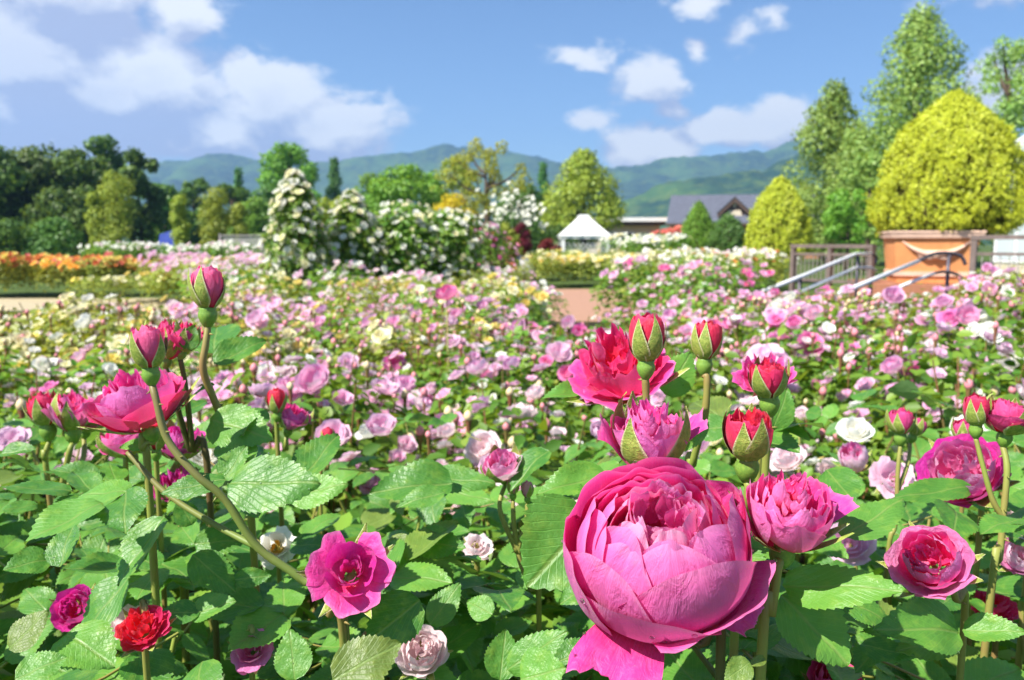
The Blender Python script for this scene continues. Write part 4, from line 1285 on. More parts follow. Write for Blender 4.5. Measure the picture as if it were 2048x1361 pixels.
while y < 5.6:
    step = .40 + .05 * y
    x = -y * .72 - _r2.random() * step
    while x < y * .72:
        X = x + _r2.uniform(-.1, .1); Y = y + _r2.uniform(-.12, .12)
        px = pxof(X, Y)
        x += step
        if px < 430 and Y > 5.3: continue
        if 1040 < px < 1300 and Y > 4.6: continue
        if Y < 2.6:
            k = 'pp' if 380 < px < 1180 else 'pw' if px < 380 else ('dw' if px > 1560 else 'pw')
            if px < 300 and _r2.random() < .3: k = 'pp'
            if 1180 < px < 1560 and _r2.random() < .45: k = 'pp'
        else:
            if px < 430: k = 'wy'
            elif px < 720: k = _r2.choice(('pp', 'yp', 'yp'))
            elif px < 1180: k = _r2.choice(('yp', 'yp', 'pp'))
            elif px < 1600: k = 'dp'
            else: k = _r2.choice(('dp', 'dw'))
        top = .99 + _r2.uniform(-.05, .05) - (.035 * max(0, Y - 3.6) if px < 1300 else 0)
        if px > 1560: top += .05 + .02 * (Y - 2)
        if 1040 < px < 1300 and Y > 3: top -= .10
        if 1440 < px < 1960: top = min(top, 1.3 - _r2.uniform(100, 125) / FPX * Y)
        lab, grp, mats = G_[k]
        dense = {'pp': 17, 'pw': 14, 'wy': 12, 'yp': 15, 'dp': 20, 'dw': 15}[k]
        if Y < 2.2: dense = int(dense * .85)
        size = {'pp': .029, 'pw': .026, 'wy': .030, 'yp': .028, 'dp': .030, 'dw': .030}[k] * (1 if Y > 2 else .92)
        garden_bush(X, Y, top, lab, grp, mats, dense, size, 2, short=SHORT[k], yellow=k in ('wy', 'yp') or (Y > 3 and _r2.random() < .5), rscale=1.0 + .12 * (Y - 1.6) / 2)
        count += 1
    y += step * .86

# beyond: the middle of the garden
G2 = {
 'm1': ('far pale pink and white rose bush before the climbing white roses', 'pale roses in the middle of the garden', [('pale', 4), ('blush', 3), ('white', 2), ('pink', 1)]),
 'm2': ('far yellow rose bush before the climbing white roses', 'yellow roses in the middle of the garden', [('cream', 4), ('yellow', 4), ('white', 1)]),
 'r1': ('pink rose bush beyond the deep pink bed, toward the clipped conifers', 'pink roses toward the conifers', [('pink', 5), ('pale', 4), ('mauve', 2)]),
 'r2': ('rose bush with white, cream and peach flowers toward the yellow green conifers', 'white and cream roses toward the conifers', [('white', 4), ('cream', 3), ('orange', .5), ('blush', 1)]),
}
y = 6.0
while y < 17:
    step = .62 + .055 * y
    x = -.46 * y
    while x < y * .42:
        X = x + _r2.uniform(-.2, .2); Y = y + _r2.uniform(-.25, .25)
        px = pxof(X, Y)
        x += step
        if px < 330 + max(0, (9 - Y)) * 40: continue
        if 1050 < px < 1270: continue
        if px > 1470: continue
        if px < 1060:
            k = 'm1' if (Y > 9.5 and _r2.random() < .65) or _r2.random() < .3 else 'm2'
            top = .92 + _r2.uniform(-.08, .10)
            if 800 < px < 1060 and Y > 7: top -= .10
        else:
            k = 'r1' if Y < 9.5 and _r2.random() < .8 else 'r2'
            top = 1.02 + _r2.uniform(-.06, .08) + .012 * (Y - 6)
        lab, grp, mats = G2[k]
        d2 = Y < 8
        garden_bush(X, Y, top, lab, grp, mats, (16 if d2 else 26), .034 if d2 else .045, 2 if d2 else 1, short=SHORT[k], yellow=_r2.random() < .55, rscale=1.25 if d2 else 1.25 + .03 * (Y - 8))
        count += 1
    y += step * .9
print('bushes', count, 'objects', len(bpy.data.objects))
# ------------------------------------------------------------------ ground, paths, hills
def sheet(name, pts, z, mat):
    me = bpy.data.meshes.new(name)
    me.from_pydata([(x, y, z) for x, y in pts], [], [tuple(range(len(pts)))])
    me.materials.append(mat); me.update()
    return struct(name, me)

M['lawn'] = plain('lawn', (.085, .13, .03), .9, .1, var=.4, scale=.6, bump=.5, bscale=60)
M['soil'] = plain('soil', (.045, .034, .022), .95, .1, var=.5, scale=4, bump=.6, bscale=30)
def paving_mat(name, a, b, sc):
    m, t = new_mat(name)
    tc = t.new('ShaderNodeTexCoord')
    br = t.new('ShaderNodeTexBrick'); br.inputs['Scale'].default_value = sc
    br.inputs['Color1'].default_value = (*a, 1); br.inputs['Color2'].default_value = (*b, 1)
    br.inputs['Mortar'].default_value = (a[0] * .6, a[1] * .6, a[2] * .6, 1); br.inputs['Mortar Size'].default_value = .012
    t.put(br.inputs['Vector'], tc.outputs['Object'])
    p = t.new('ShaderNodeBsdfPrincipled'); p.inputs['Roughness'].default_value = .85
    t.put(p.inputs['Base Color'], t.mix(t.m('MULTIPLY', t.noise(tc.outputs['Object'], 1.2, 5), .5), br.outputs[0], tuple(c * .7 for c in a)))
    o = t.new('ShaderNodeOutputMaterial'); t.put(o.inputs[0], p.outputs[0])
    return m
M['brown_paving'] = paving_mat('brown_paving', (.43, .235, .155), (.36, .20, .13), 5)
M['beige_paving'] = paving_mat('beige_paving', (.47, .39, .24), (.42, .35, .22), 5)

sheet('ground', [(-2900, -300), (2900, -300), (2900, 2190), (-2900, 2190)], 0, M['lawn'])
sheet('garden_bed', [(-8, -1), (8, -1), (9, 17.2), (2.9, 17.2), (2.4, 13.0), (.55, 13.0), (.45, 17.2), (-4.2, 17.2), (-4.8, 6.0), (-8, 5.6)], .004, M['soil'])
sheet('beige_path', [(-16, 15.2), (-5.6, 15.2), (-5.4, 18.6), (-16, 18.6)], .008, M['beige_paving'])
sheet('brown_path', [(.5, 13.1), (2.42, 13.1), (2.8, 17.6), (7, 17.6), (7, 22.3), (-3, 22.3), (-3, 17.6), (.5, 17.6)], .008, M['brown_paving'])

SKY_L = [(-900, 300), (-300, 318), (0, 330), (220, 332), (310, 330), (345, 324), (385, 326), (430, 311), (470, 312), (520, 322), (600, 332), (700, 322), (770, 312), (830, 308), (868, 298), (893, 290), (915, 297), (1000, 303), (1075, 316), (1130, 332), (1220, 338),
         (1275, 334), (1330, 319), (1380, 316), (1430, 312), (1500, 305), (1522, 310), (1560, 291), (1590, 286), (1680, 270), (1800, 250), (1950, 262), (2100, 290), (2400, 270), (2900, 310)]
def ridge_px(px):
    xs = [a for a, _ in SKY_L]; ys = [b for _, b in SKY_L]
    return np.interp(px, xs, ys)
def vnoise(x, y, seed):
    rng = np.random.default_rng(seed); g = rng.random((64, 64))
    xi = np.floor(x).astype(int); yi = np.floor(y).astype(int); fx = x - xi; fy = y - yi
    fx = fx * fx * (3 - 2 * fx); fy = fy * fy * (3 - 2 * fy)
    a = g[xi % 64, yi % 64]; b = g[(xi + 1) % 64, yi % 64]; c = g[xi % 64, (yi + 1) % 64]; d = g[(xi + 1) % 64, (yi + 1) % 64]
    return (a * (1 - fx) + b * fx) * (1 - fy) + (c * (1 - fx) + d * fx) * fy
m, t = new_mat('wooded_slope')
tc = t.new('ShaderNodeTexCoord')
n1 = t.noise(tc.outputs['Object'], .012, 6, .6); n2 = t.noise(tc.outputs['Object'], .07, 4)
col = t.mix(t.ramp(n1, .40, .62), (.012, .045, .024), (.050, .115, .032))
col = t.mix(t.m('MULTIPLY', t.ramp(n2, .45, .7), .6), col, (.10, .15, .03))
p = t.new('ShaderNodeBsdfPrincipled'); p.inputs['Roughness'].default_value = .9; p.inputs['Specular IOR Level'].default_value = .1
t.put(p.inputs['Base Color'], col)
bp = t.new('ShaderNodeBump'); bp.inputs['Strength'].default_value = 1; bp.inputs['Distance'].default_value = 5
t.put(bp.inputs['Height'], t.noise(tc.outputs['Object'], .10, 5, .65)); t.put(p.inputs['Normal'], bp.outputs[0])
o = t.new('ShaderNodeOutputMaterial'); t.put(o.inputs[0], p.outputs[0])
M['wooded_slope'] = m
def hills(name, y0, yr, x0, x1, nx, ny, seed, dpx=0.0, rough=1.0, mask=None):
    X = np.linspace(x0, x1, nx); S = np.linspace(0, 1, ny)
    XX, SS = np.meshgrid(X, S)
    YY = y0 + (yr - y0) * SS * 1.25
    px = CX + XX / yr * FPX
    H = (HOR - (ridge_px(px) + dpx)) / FPX * yr + CAMZ
    if mask: H = H * np.interp(px, [a for a, _ in mask], [b for _, b in mask])
    prof = np.where(SS < .8, (SS / .8) ** 1.15, 1 - ((SS - .8) / .2) ** 2 * .6)
    spur = np.abs(vnoise(XX / 110 + .6 * vnoise(XX / 90, YY / 150, seed), YY / 420, seed) - .5) * 2
    spur2 = np.abs(vnoise(XX / 45, YY / 130, seed + 1) - .5) * 2
    Z = H * prof * (1 - (.42 * (1 - spur) + .14 * (1 - spur2)) * rough * np.sin(np.clip(SS / .8, 0, 1) * PI) ** .8)
    Z += (vnoise(XX / 16, YY / 30, seed + 2) - .5) * 7 * prof + (vnoise(XX / 7, YY / 12, seed + 3) - .5) * 4 * prof
    V = np.stack([XX, YY, Z - 1], -1).reshape(-1, 3)
    i, j = np.meshgrid(np.arange(ny - 1), np.arange(nx - 1), indexing='ij'); q = (i * nx + j).ravel()
    F = np.stack([q, q + 1, q + nx + 1, q + nx], 1)
    return struct(name, mesh_np(name, V, F, M['wooded_slope']))
hills('hills', 900, 1900, -2300, 2300, 420, 70, 4)
hills('hills', 480, 900, -100, 1100, 220, 50, 9, dpx=22, mask=[(1000, 0), (1150, .35), (1270, .75), (1360, .85), (1500, .9), (1600, 1), (2200, 1), (3000, .9)])

# ------------------------------------------------------------------ trees
BARK = plain('bark', (.12, .085, .06), .9, .2, var=.5, scale=5, bump=.8)
def greens(name, a, b, tr=.30, rough=.5):
    M[name] = leafy(name, a, b, rough, .3, tr)
greens('leaf_dark', (.052, .115, .020), (.125, .205, .036))
greens('leaf_mid', (.065, .165, .030), (.120, .240, .042))
greens('leaf_bright', (.11, .26, .026), (.20, .36, .04))
greens('leaf_yellowgreen', (.25, .31, .035), (.38, .40, .05))
greens('leaf_olive', (.19, .275, .03), (.36, .42, .06))
greens('leaf_gold', (.34, .40, .024), (.52, .55, .038), .22)
greens('leaf_goldgreen', (.20, .29, .028), (.36, .43, .05), .2)
greens('leaf_lime', (.30, .36, .025), (.48, .50, .04), .22)
greens('leaf_canary', (.50, .42, .02), (.62, .54, .03))
greens('leaf_red', (.10, .012, .018), (.20, .025, .03))
greens('leaf_tall', (.16, .30, .06), (.33, .46, .11))
greens('leaf_conifer', (.05, .15, .035), (.10, .23, .045))

def crown(blobs, nleaf, size, mat, rng, tmpl=CARD4, hollow=.6, up=.25, squash=.8):
    B = np.array(blobs)
    w = B[:, 3] ** 2; w = w / w.sum()
    k = rng.choice(len(B), nleaf, p=w)
    d = rng.normal(size=(nleaf, 3)); d /= np.linalg.norm(d, axis=1, keepdims=True)
    rad = B[k, 3] * (hollow + (1 - hollow) * rng.random(nleaf) ** .6) * (1 + .10 * rng.normal(size=nleaf))
    pos = B[k, :3] + d * rad[:, None] * np.array([1, 1, squash])
    nrm = d + rng.normal(size=(nleaf, 3)) * .38 + np.array([0, 0, up])
    V, F, U, Q = cards(pos, nrm, size * (.6 + .8 * rng.random(nleaf)), rng, tmpl)
    return mesh_np('crown', V, F, mat, U, Q)

def envelope(shape, h, rng):
    if shape == 'round': return math.sqrt(max(0, 1 - (2 * h - 1) ** 2))
    if shape == 'cone': return max(.05, (1 - h) ** .85) * min(1, h * 8 + .45)
    if shape == 'egg': return math.sqrt(max(0, 1 - (1.0 * (h - .32) / (.68 if h > .32 else .42)) ** 2))
    if shape == 'dome': return math.sqrt(max(0, 1 - h ** 2.2)) * min(1, .75 + h)
    if shape == 'ogive': return max(0, 1 - h ** 2.6) ** .8 * min(1, .74 + 2.4 * h)
    if shape == 'full': return max(.04, 1 - h ** 1.7) ** .75 * min(1, .8 + h)
    if shape == 'column': return min(1, .75 + h) * (1 if h < .75 else math.sqrt(max(0, 1 - ((h - .75) / .25) ** 2)) * .9 + .08)
    return 1

def tree(name, label, cat, px, top, width, base, Y, shape, mat, nblob=26, nleaf=5200, leaf=.2, blob=.30, group=None, seed=0, depth=1.0, bare=True, tmpl=CARD4, limbs=6, spread=.9, squash=.8, hollow=.6):
    """a tree whose crown spans the rows TOP..BASE and WIDTH pixels at distance Y"""
    rng = np.random.default_rng(seed + int(px) + 500)
    c = at(px, top, Y)
    Wd = width / FPX * Y / 2
    zt = c.z; zb = at(px, base, Y).z
    x0 = c.x
    root = thing(name, label, cat, (x0, Y, 0), group)
    blobs = []
    for i in range(nblob):
        h = (i + .5) / nblob * .94 + .02
        e = envelope(shape, h, rng) * Wd
        a = rng.random() * 2 * PI
        br = blob * Wd * (.7 + .6 * rng.random()) * (.55 + .45 * e / Wd)
        q = max(0, e - br * .75) * (spread if rng.random() < .78 else rng.random())
        z = zb + (zt - zb) * h
        z = min(z, zt - br * squash * .8)
        blobs.append((math.cos(a) * q, math.sin(a) * q * depth, max(z, br * .4), br))
    link('crown', crown(blobs, nleaf, leaf, mat, rng, tmpl, hollow=hollow, squash=squash), root)
    b = MB()
    th = zt * .80; r0 = max(.05, .022 * zt + .02 * Wd)
    b.tube([(0, 0, 0), (.02 * Wd, 0, th * .4), (-.02 * Wd, .02 * Wd, th)], [r0, r0 * .7, r0 * .2], 8)
    link('trunk', b.mesh('trunk', BARK), root)
    for i in range(limbs):
        x, y, z, r = blobs[int(rng.integers(len(blobs)))]
        b = MB(); z1 = min(th * .9, max(.25 * th, z - .6 * math.hypot(x, y)))
        b.tube(spline([(0, 0, z1), (x * .55, y * .55, (z1 + z) / 2 - .05 * Wd), (x, y, z)], 3), [r0 * .42 * (1 - .1 * j) for j in range(7)], 6)
        link('limb', b.mesh('limb', BARK), root)
    return root

GF = 'dark trees of the wood'
tree('broadleaf_tree', 'dark broad tree at the outer end of the dark wood', 'tree', -30, 290, 220, 500, 52, 'round', M['leaf_dark'], 34, 8500, .32, .40, GF)
tree('broadleaf_tree', 'dark full tree rising behind the low dark shrubs', 'tree', 75, 296, 170, 500, 55, 'round', M['leaf_dark'], 34, 8500, .32, .40, GF, seed=2)
tree('broadleaf_tree', 'dark tree with lighter drooping sprays at the middle of the dark wood', 'tree', 165, 302, 150, 480, 54, 'round', M['leaf_dark'], 26, 5200, .30, .32, GF, seed=3)
tree('broadleaf_tree', 'mid green tree with the highest round top in the dark wood', 'tree', 205, 272, 120, 470, 62, 'egg', M['leaf_mid'], 24, 5000, .30, .34, GF, seed=4)
tree('broadleaf_tree', 'dark tree sloping down at the inner end of the dark wood beside the blue hills', 'tree', 272, 302, 110, 480, 58, 'round', M['leaf_dark'], 24, 4600, .30, .34, GF, seed=5)
tree('broadleaf_tree', 'low dark tree filling the gap beneath the round topped tree of the wood', 'tree', 120, 380, 200, 520, 48, 'round', M['leaf_dark'], 24, 4600, .26, .34, GF, seed=6)
GS = 'low dark shrubs before the wood'
tree('garden_shrub', 'wide dark green shrub at the outer edge, behind the orange rose bed', 'shrub', 10, 440, 150, 540, 34, 'dome', M['leaf_dark'], 18, 3600, .14, .38, GS, seed=7, limbs=2)
tree('garden_shrub', 'dark green rounded shrub between the wide dark shrub and the vine pillars', 'shrub', 110, 436, 130, 540, 35, 'dome', M['leaf_mid'], 18, 3600, .14, .38, GS, seed=8, limbs=2)
GM = 'mid green trees behind the vine pillars'
tree('broadleaf_tree', 'mid green layered tree behind the largest vine pillar', 'tree', 310, 362, 120, 500, 70, 'round', M['leaf_mid'], 24, 4200, .30, .30, GM, seed=9, squash=.55)
tree('broadleaf_tree', 'mid green layered tree between two vine pillars, under the blue hills', 'tree', 385, 358, 110, 500, 72, 'round', M['leaf_mid'], 24, 4200, .30, .30, GM, seed=10, squash=.55)
tree('broadleaf_tree', 'mid green layered tree below the small dark conifer', 'tree', 462, 368, 120, 500, 68, 'round', M['leaf_mid'], 24, 4200, .28, .30, GM, seed=11, squash=.55)
tree('broadleaf_tree', 'mid green low tree behind the tallest white rose pillar', 'tree', 548, 372, 150, 500, 66, 'round', M['leaf_mid'], 24, 4200, .28, .30, GM, seed=12, squash=.6)
tree('broadleaf_tree', 'bright green tree with rounded tufted crown above the tallest white rose pillar', 'tree', 573, 286, 118, 400, 82, 'round', M['leaf_bright'], 26, 4600, .34, .34, None, seed=13)
tree('conifer_tree', 'small dark pointed conifer before the blue hills', 'conifer', 476, 333, 44, 430, 88, 'cone', M['leaf_conifer'], 26, 2600, .22, .5, None, seed=14, limbs=0)
tree('conifer_tree', 'slender green pointed conifer above the second white rose pillar', 'conifer', 668, 314, 56, 430, 86, 'cone', M['leaf_conifer'], 30, 3000, .22, .5, None, seed=15, limbs=0)
tree('conifer_tree', 'dark conifer mostly hidden behind the olive green tree', 'conifer', 1086, 322, 44, 420, 92, 'cone', M['leaf_conifer'], 26, 2600, .22, .5, None, seed=16, limbs=0)
tree('garden_shrub', 'yellow green bushy tree just behind the second white rose pillar', 'tree', 665, 396, 110, 500, 48, 'round', M['leaf_olive'], 18, 3000, .2, .34, None, seed=17)
tree('broadleaf_tree', 'bright green spreading tree behind the white climbing roses', 'tree', 806, 332, 172, 470, 46, 'round', M['leaf_bright'], 34, 7000, .20, .26, None, seed=18)
tree('broadleaf_tree', 'airy yellow green tree with thin open branches', 'tree', 972, 278, 190, 470, 50, 'egg', M['leaf_yellowgreen'], 60, 4200, .17, .17, None, seed=19, limbs=22, spread=1.0)
tree('broadleaf_tree', 'yellow green tree filling in behind the airy open branched tree', 'tree', 905, 312, 110, 470, 56, 'round', M['leaf_olive'], 24, 3400, .22, .30, None, seed=20)
tree('golden_shrub', 'clear yellow shrub behind the white climbing roses', 'shrub', 905, 389, 112, 490, 31, 'dome', M['leaf_canary'], 20, 4200, .09, .32, None, seed=21, limbs=2)
tree('broadleaf_tree', 'olive green dense tree with clumped crown above the white gazebo', 'tree', 1168, 299, 200, 470, 56, 'full', M['leaf_olive'], 70, 13000, .21, .30, None, seed=22)
ws = tree('flowering_shrub', 'grey green tall shrub dotted with white flowers beside the olive green tree', 'shrub', 1032, 384, 110, 490, 42, 'egg', M['leaf_mid'], 26, 3400, .13, .28, None, seed=23, limbs=4)
tree('garden_shrub', 'dark green hedge plant behind the gazebo', 'shrub', 1110, 452, 150, 530, 52, 'dome', M['leaf_mid'], 18, 2600, .16, .34, None, seed=24, limbs=0)
tree('red_leaf_shrub', 'dark purple red leaved shrub beside the pink rose arch', 'shrub', 1040, 446, 60, 540, 27, 'dome', M['leaf_red'], 16, 2600, .08, .36, None, seed=25, limbs=2)
tree('garden_shrub', 'upright olive green shrub before the purple red shrub', 'shrub', 1018, 442, 56, 545, 24, 'egg', M['leaf_olive'], 18, 2400, .08, .34, None, seed=26, limbs=2)
tree('red_leaf_shrub', 'low clipped red barberry shrub beside the gazebo', 'shrub', 1100, 478, 54, 530, 38, 'dome', M['leaf_red'], 14, 2400, .09, .40, None, seed=27, limbs=0)
for k, (px, top, wd, Y, mt, lab) in enumerate([(330, 395, 130, 60, 'leaf_bright', 'lighter green low tree behind the slim yellow green vine pillar'), (415, 412, 130, 62, 'leaf_mid', 'low green tree behind the broad vine pillar'),
                                               (505, 398, 120, 60, 'leaf_bright', 'light green low tree by the grey trellis'), (625, 380, 110, 62, 'leaf_bright', 'light green tree in the gap between the two tallest white pillars'), (720, 385, 110, 58, 'leaf_mid', 'green tree behind the second white pillar'), (738, 348, 120, 64, 'leaf_bright', 'bright green tree between the slender conifer and the spreading tree'), (872, 345, 120, 60, 'leaf_bright', 'bright green tree just beyond the bright spreading tree, beside the airy tree'), (1060, 372, 100, 64, 'leaf_mid', 'green tree between the airy tree and the olive green one')]):
    tree('broadleaf_tree', lab, 'tree', px, top, wd, 525, Y, 'dome', M[mt], 26, 5200, .24, .36, GM, seed=80 + k, limbs=3)
GV = 'vine covered pillars'
for k, (px, top, wd, lab) in enumerate([(230, 343, 70, 'largest vine covered pillar, yellow green and bushy'), (186, 384, 36, 'slim vine pillar close beside the largest one'), (358, 390, 36, 'slim yellow green vine pillar between two broad ones'),
                                        (427, 374, 62, 'broad vine covered pillar above the white flowered hedge'), (476, 408, 38, 'short vine pillar close to the grey trellis')]):
    tree('vine_pillar', lab, 'climbing vine', px, top, wd, 545, 40, 'column', M['leaf_goldgreen'], 44, 6000, .11, .62, GV, seed=30 + k, limbs=2)
GT = 'tall trees beside the glasshouse'
tree('broadleaf_tree', 'tall pale green tree, the shorter of the pair behind the yellow green conifers', 'tree', 1668, 164, 240, 500, 48, 'full', M['leaf_tall'], 90, 20000, .19, .28, GT, seed=40, limbs=8, squash=1.0)
tree('broadleaf_tree', 'tallest pale green tree with pointed top above the big golden conifer', 'tree', 1846, 10, 350, 500, 44, 'full', M['leaf_tall'], 120, 26000, .19, .24, GT, seed=41, limbs=12, squash=1.0)
tree('broadleaf_tree', 'thin open tree with sky showing through, by the glasshouse roof', 'tree', 2030, 62, 200, 500, 50, 'egg', M['leaf_tall'], 120, 17000, .19, .24, GT, seed=42, limbs=14, spread=1.0)
tree('broadleaf_tree', 'leafy green tree under the tall trees behind the terracotta planter', 'tree', 1745, 300, 130, 480, 36, 'egg', M['leaf_tall'], 34, 5200, .15, .28, GT, seed=43, limbs=6)
tree('broadleaf_tree', 'green shrubby tree with pale clumps behind the wooden fence', 'tree', 1700, 380, 110, 492, 32, 'round', M['leaf_bright'], 26, 4200, .12, .30, GT, seed=44, limbs=5)

# ---- clipped conifers of fine upright sprays
def conifer_dome(label, px, top, width, base, Y, mat, n, leaf, shape, seed, z0=None, group=None, cat='conifer', lump=.07):
    rng = np.random.default_rng(seed)
    c = at(px, top, Y); Wd = width / FPX * Y / 2; zt = c.z; zb = at(px, base, Y).z if z0 is None else z0
    root = thing('clipped_conifer', label, cat, (c.x, Y, 0 if z0 is None else z0), group)
    zoff = root.location.z
    nc = n // 10
    h = rng.random(nc) ** .85; a = rng.random(nc) * 2 * PI
    e = np.array([envelope(shape, x, rng) for x in h])
    lum = 1 + lump * np.sin(5 * a + 9 * h) + lump * .8 * np.sin(9 * a - 14 * h + 1) + .05 * rng.normal(size=nc)
    cpos = np.stack([np.cos(a) * e * Wd * lum, np.sin(a) * e * Wd * lum, zb + (zt - zb) * h - zoff + .03 * rng.normal(size=nc)], 1)
    out = np.stack([np.cos(a), np.sin(a), .15 + 1.1 * h ** 3], 1)
    k = np.repeat(np.arange(nc), 10)
    jit = rng.normal(size=(len(k), 3)) * leaf * np.array([.75, .75, 1.1])
    pos = cpos[k] * (1 - .05 * rng.random(len(k))[:, None] * np.array([1, 1, 0])) + jit
    fan = out[k] + rng.normal(size=(len(k), 3)) * .35
    tdir = np.array([0, 0, 1.0]) + out[k] * .55 + rng.normal(size=(len(k), 3)) * .4
    # flat sprays stand edgewise round each cluster
    side = np.cross(out[k], np.array([0, 0, 1.0])) * rng.normal(size=len(k))[:, None] * .9
    V, F, U, Q = cards(pos, fan + side, leaf * (1.0 + .9 * rng.random(len(k))), rng, CARD4, tdir)
    link('crown', mesh_np('crown', V, F, mat, U, Q), root)
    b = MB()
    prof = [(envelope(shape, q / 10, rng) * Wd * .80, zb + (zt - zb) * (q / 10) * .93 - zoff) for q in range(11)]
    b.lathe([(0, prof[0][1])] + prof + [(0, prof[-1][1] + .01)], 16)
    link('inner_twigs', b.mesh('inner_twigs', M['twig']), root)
    b = MB(); b.tube([(0, 0, 0), (0, 0, (zt - zoff) * .6)], [.08, .03], 8)
    link('trunk', b.mesh('trunk', BARK), root)
    return root
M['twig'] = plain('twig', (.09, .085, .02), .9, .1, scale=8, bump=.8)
PY = 14.6
conifer_dome('big golden clipped conifer growing in the terracotta planter', 1912, 192, 268, 466, PY + 1.05, M['leaf_gold'], 76000, .030, 'ogive', 50, z0=1.42)
conifer_dome('mid sized golden green clipped conifer beside the grey roofed house', 1560, 362, 118, 520, 26, M['leaf_lime'], 22000, .05, 'ogive', 51)
conifer_dome('green clipped conifer before the grey roof', 1398, 412, 66, 520, 34, M['leaf_bright'], 8000, .06, 'ogive', 52)
conifer_dome('small round green clipped conifer next to the golden green one', 1455, 437, 64, 520, 33, M['leaf_mid'], 6000, .065, 'egg', 53)

# ------------------------------------------------------------------ climbing roses
def climber(label, px, top, width, base, Y, shape, petals, nb, size, seed, leafmat='bush_leaf', group='climbing roses in flower', nleaf=4200, leaf=.075, cat='climbing rose'):
    rng = np.random.default_rng(seed)
    c = at(px, top, Y); Wd = width / FPX * Y / 2
    zt = c.z; zb = max(.05, at(px, base, Y).z)
    root = thing('climbing_rose', label, cat, (c.x, Y, 0), group)
    def surf(n, jr):
        h = rng.random(n) ** .9; a = rng.random(n) * 2 * PI
        e = np.array([envelope(shape, x, rng) for x in h]) * Wd * (1 + .16 * np.sin(3 * a + 7 * h + seed) + .10 * np.sin(7 * a - 11 * h))
        e = e * (1 + jr * rng.normal(size=n))
        return np.stack([np.cos(a) * e, np.sin(a) * e, zb + (zt - zb) * h], 1), np.stack([np.cos(a), np.sin(a), .3 + h], 1)
    p, nr = surf(nleaf, .26)
    p[:, :2] *= (.45 + .55 * rng.random(nleaf) ** .4)[:, None]
    V, F, U, Q = cards(p, nr + rng.normal(size=(nleaf, 3)) * .45, leaf * (.6 + .8 * rng.random(nleaf)), rng)
    f = link('foliage', mesh_np('foliage', V, F, M[leafmat], U, Q), root); f['kind'] = 'stuff'
    cl, cn = surf(nb, .22)
    mats = [m for m, _ in petals]; wt = np.array([w for _, w in petals], float); wt /= wt.sum()
    which = rng.choice(len(mats), nb, p=wt)
    for i in range(nb):
        d = Vector(cn[i] + rng.normal(size=3) * .3).normalized()
        link('bloom', FARB[i % 4], root, Vector(cl[i]) + d * .06, frame(d, rng.random() * 6), size * .98 * (.7 + .5 * rng.random()), M[mats[which[i]]])
    b = MB()
    for i in range(5):
        a = i * 1.3
        b.tube(spline([(.1 * math.cos(a), .1 * math.sin(a), 0), (Wd * .4 * math.cos(a), Wd * .4 * math.sin(a), zt * .5), (0, 0, zt * .93)], 4), [.02] * 9, 5)
    link('canes', b.mesh('canes', M['stem_dark']), root)
    return root
WH = [('cream', 3), ('white', 4)]
climber('tallest pillar of climbing cream white roses', 590, 348, 122, 580, 12.0, 'full', WH, 260, .058, 61)
climber('second, shorter pillar of climbing cream white roses', 702, 386, 126, 580, 12.8, 'full', WH, 240, .055, 62)
climber('climbing white roses between the second pillar and the yellow shrub', 806, 408, 120, 580, 13.2, 'column', WH, 250, .052, 63)
climber('climbing white roses hanging before the clear yellow shrub', 896, 424, 130, 575, 13.4, 'column', WH, 280, .05, 64)
climber('shaded pinkish climbing roses between the two white pillars', 650, 452, 70, 575, 14.2, 'column', [('blush', 3), ('pink', 2)], 80, .05, 65)
climber('bright pink climbing rose mound beside the purple red shrub', 975, 450, 92, 545, 19, 'dome', [('pink', 3), ('mauve', 3), ('salmon', 2)], 150, .065, 66, nleaf=2600)
rt = ws
rng = np.random.default_rng(5)
pp = rng.normal(size=(170, 3)) * np.array([.75, .75, .55]); pp[:, 2] += at(1032, 425, 42).z
o_ = link('blooms', bloom_mass('blooms', [Vector(x) for x in pp], [Vector((-.3, -.8, .5))] * 170, [.10] * 170, M['white'], rng), rt); o_['kind'] = 'stuff'

SHORTS = {'orange and apricot rose bush': 'orange rose bush', 'dark crimson rose bush': 'dark crimson rose bush', 'red and rust flowered bush': 'rust red flowered bush', 'green bush edge': 'green yellow-flowered bush', 'pale pink rose bush between': 'distant pale pink rose bush',
          'dark hedge rose': 'white hedge rose', 'yellow flowered rose bush on': 'distant yellow rose bush', 'yellow green bush': 'yellow green bush', 'white rose hedge plant': 'white hedge rose bush', 'white and peach rose bush': 'white and peach rose bush', 'low bush with red': 'low red flowered bush', 'salmon red': 'salmon red bush'}
def bed(label, group, x0, x1, y0, y1, n, top, mats, nb, size, yellow=False, rs=1.3):
    for i in range(n):
        X = x0 + (x1 - x0) * (i + .5) / n + _r2.uniform(-.15, .15); Y = _r2.uniform(y0, y1)
        garden_bush(X, Y, top * _r2.uniform(.92, 1.08), label, group, mats, nb, size, 1, yellow, rs, short=next((v for k, v in SHORTS.items() if label.startswith(k)), None))
bed('orange and apricot rose bush beside the beige path', 'orange roses by the beige path', -13.4, -9.3, 18.7, 20.4, 15, .95, [('orange', 5), ('yellow', 3), ('salmon', .6)], 44, .075, True, 1.4)
bed('dark crimson rose bush behind the orange roses', 'crimson roses behind the orange bed', -11.9, -9.6, 23.0, 24.6, 9, .78, [('red', 5), ('pink', 1)], 24, .07, False, 1.5)
bed('red and rust flowered bush in the strip before the pale hedge roses', 'rust red roses in the far strip', -11.9, -8.3, 26.5, 28, 8, .72, [('salmon', 4), ('red', 3)], 26, .07, True, 1.6)
bed('green bush edge with scattered yellow flowers along the beige path', 'green bushes along the beige path', -8.8, -5.2, 16.5, 18.2, 8, .62, [('cream', 4), ('yellow', 2)], 16, .06, True, 1.3)
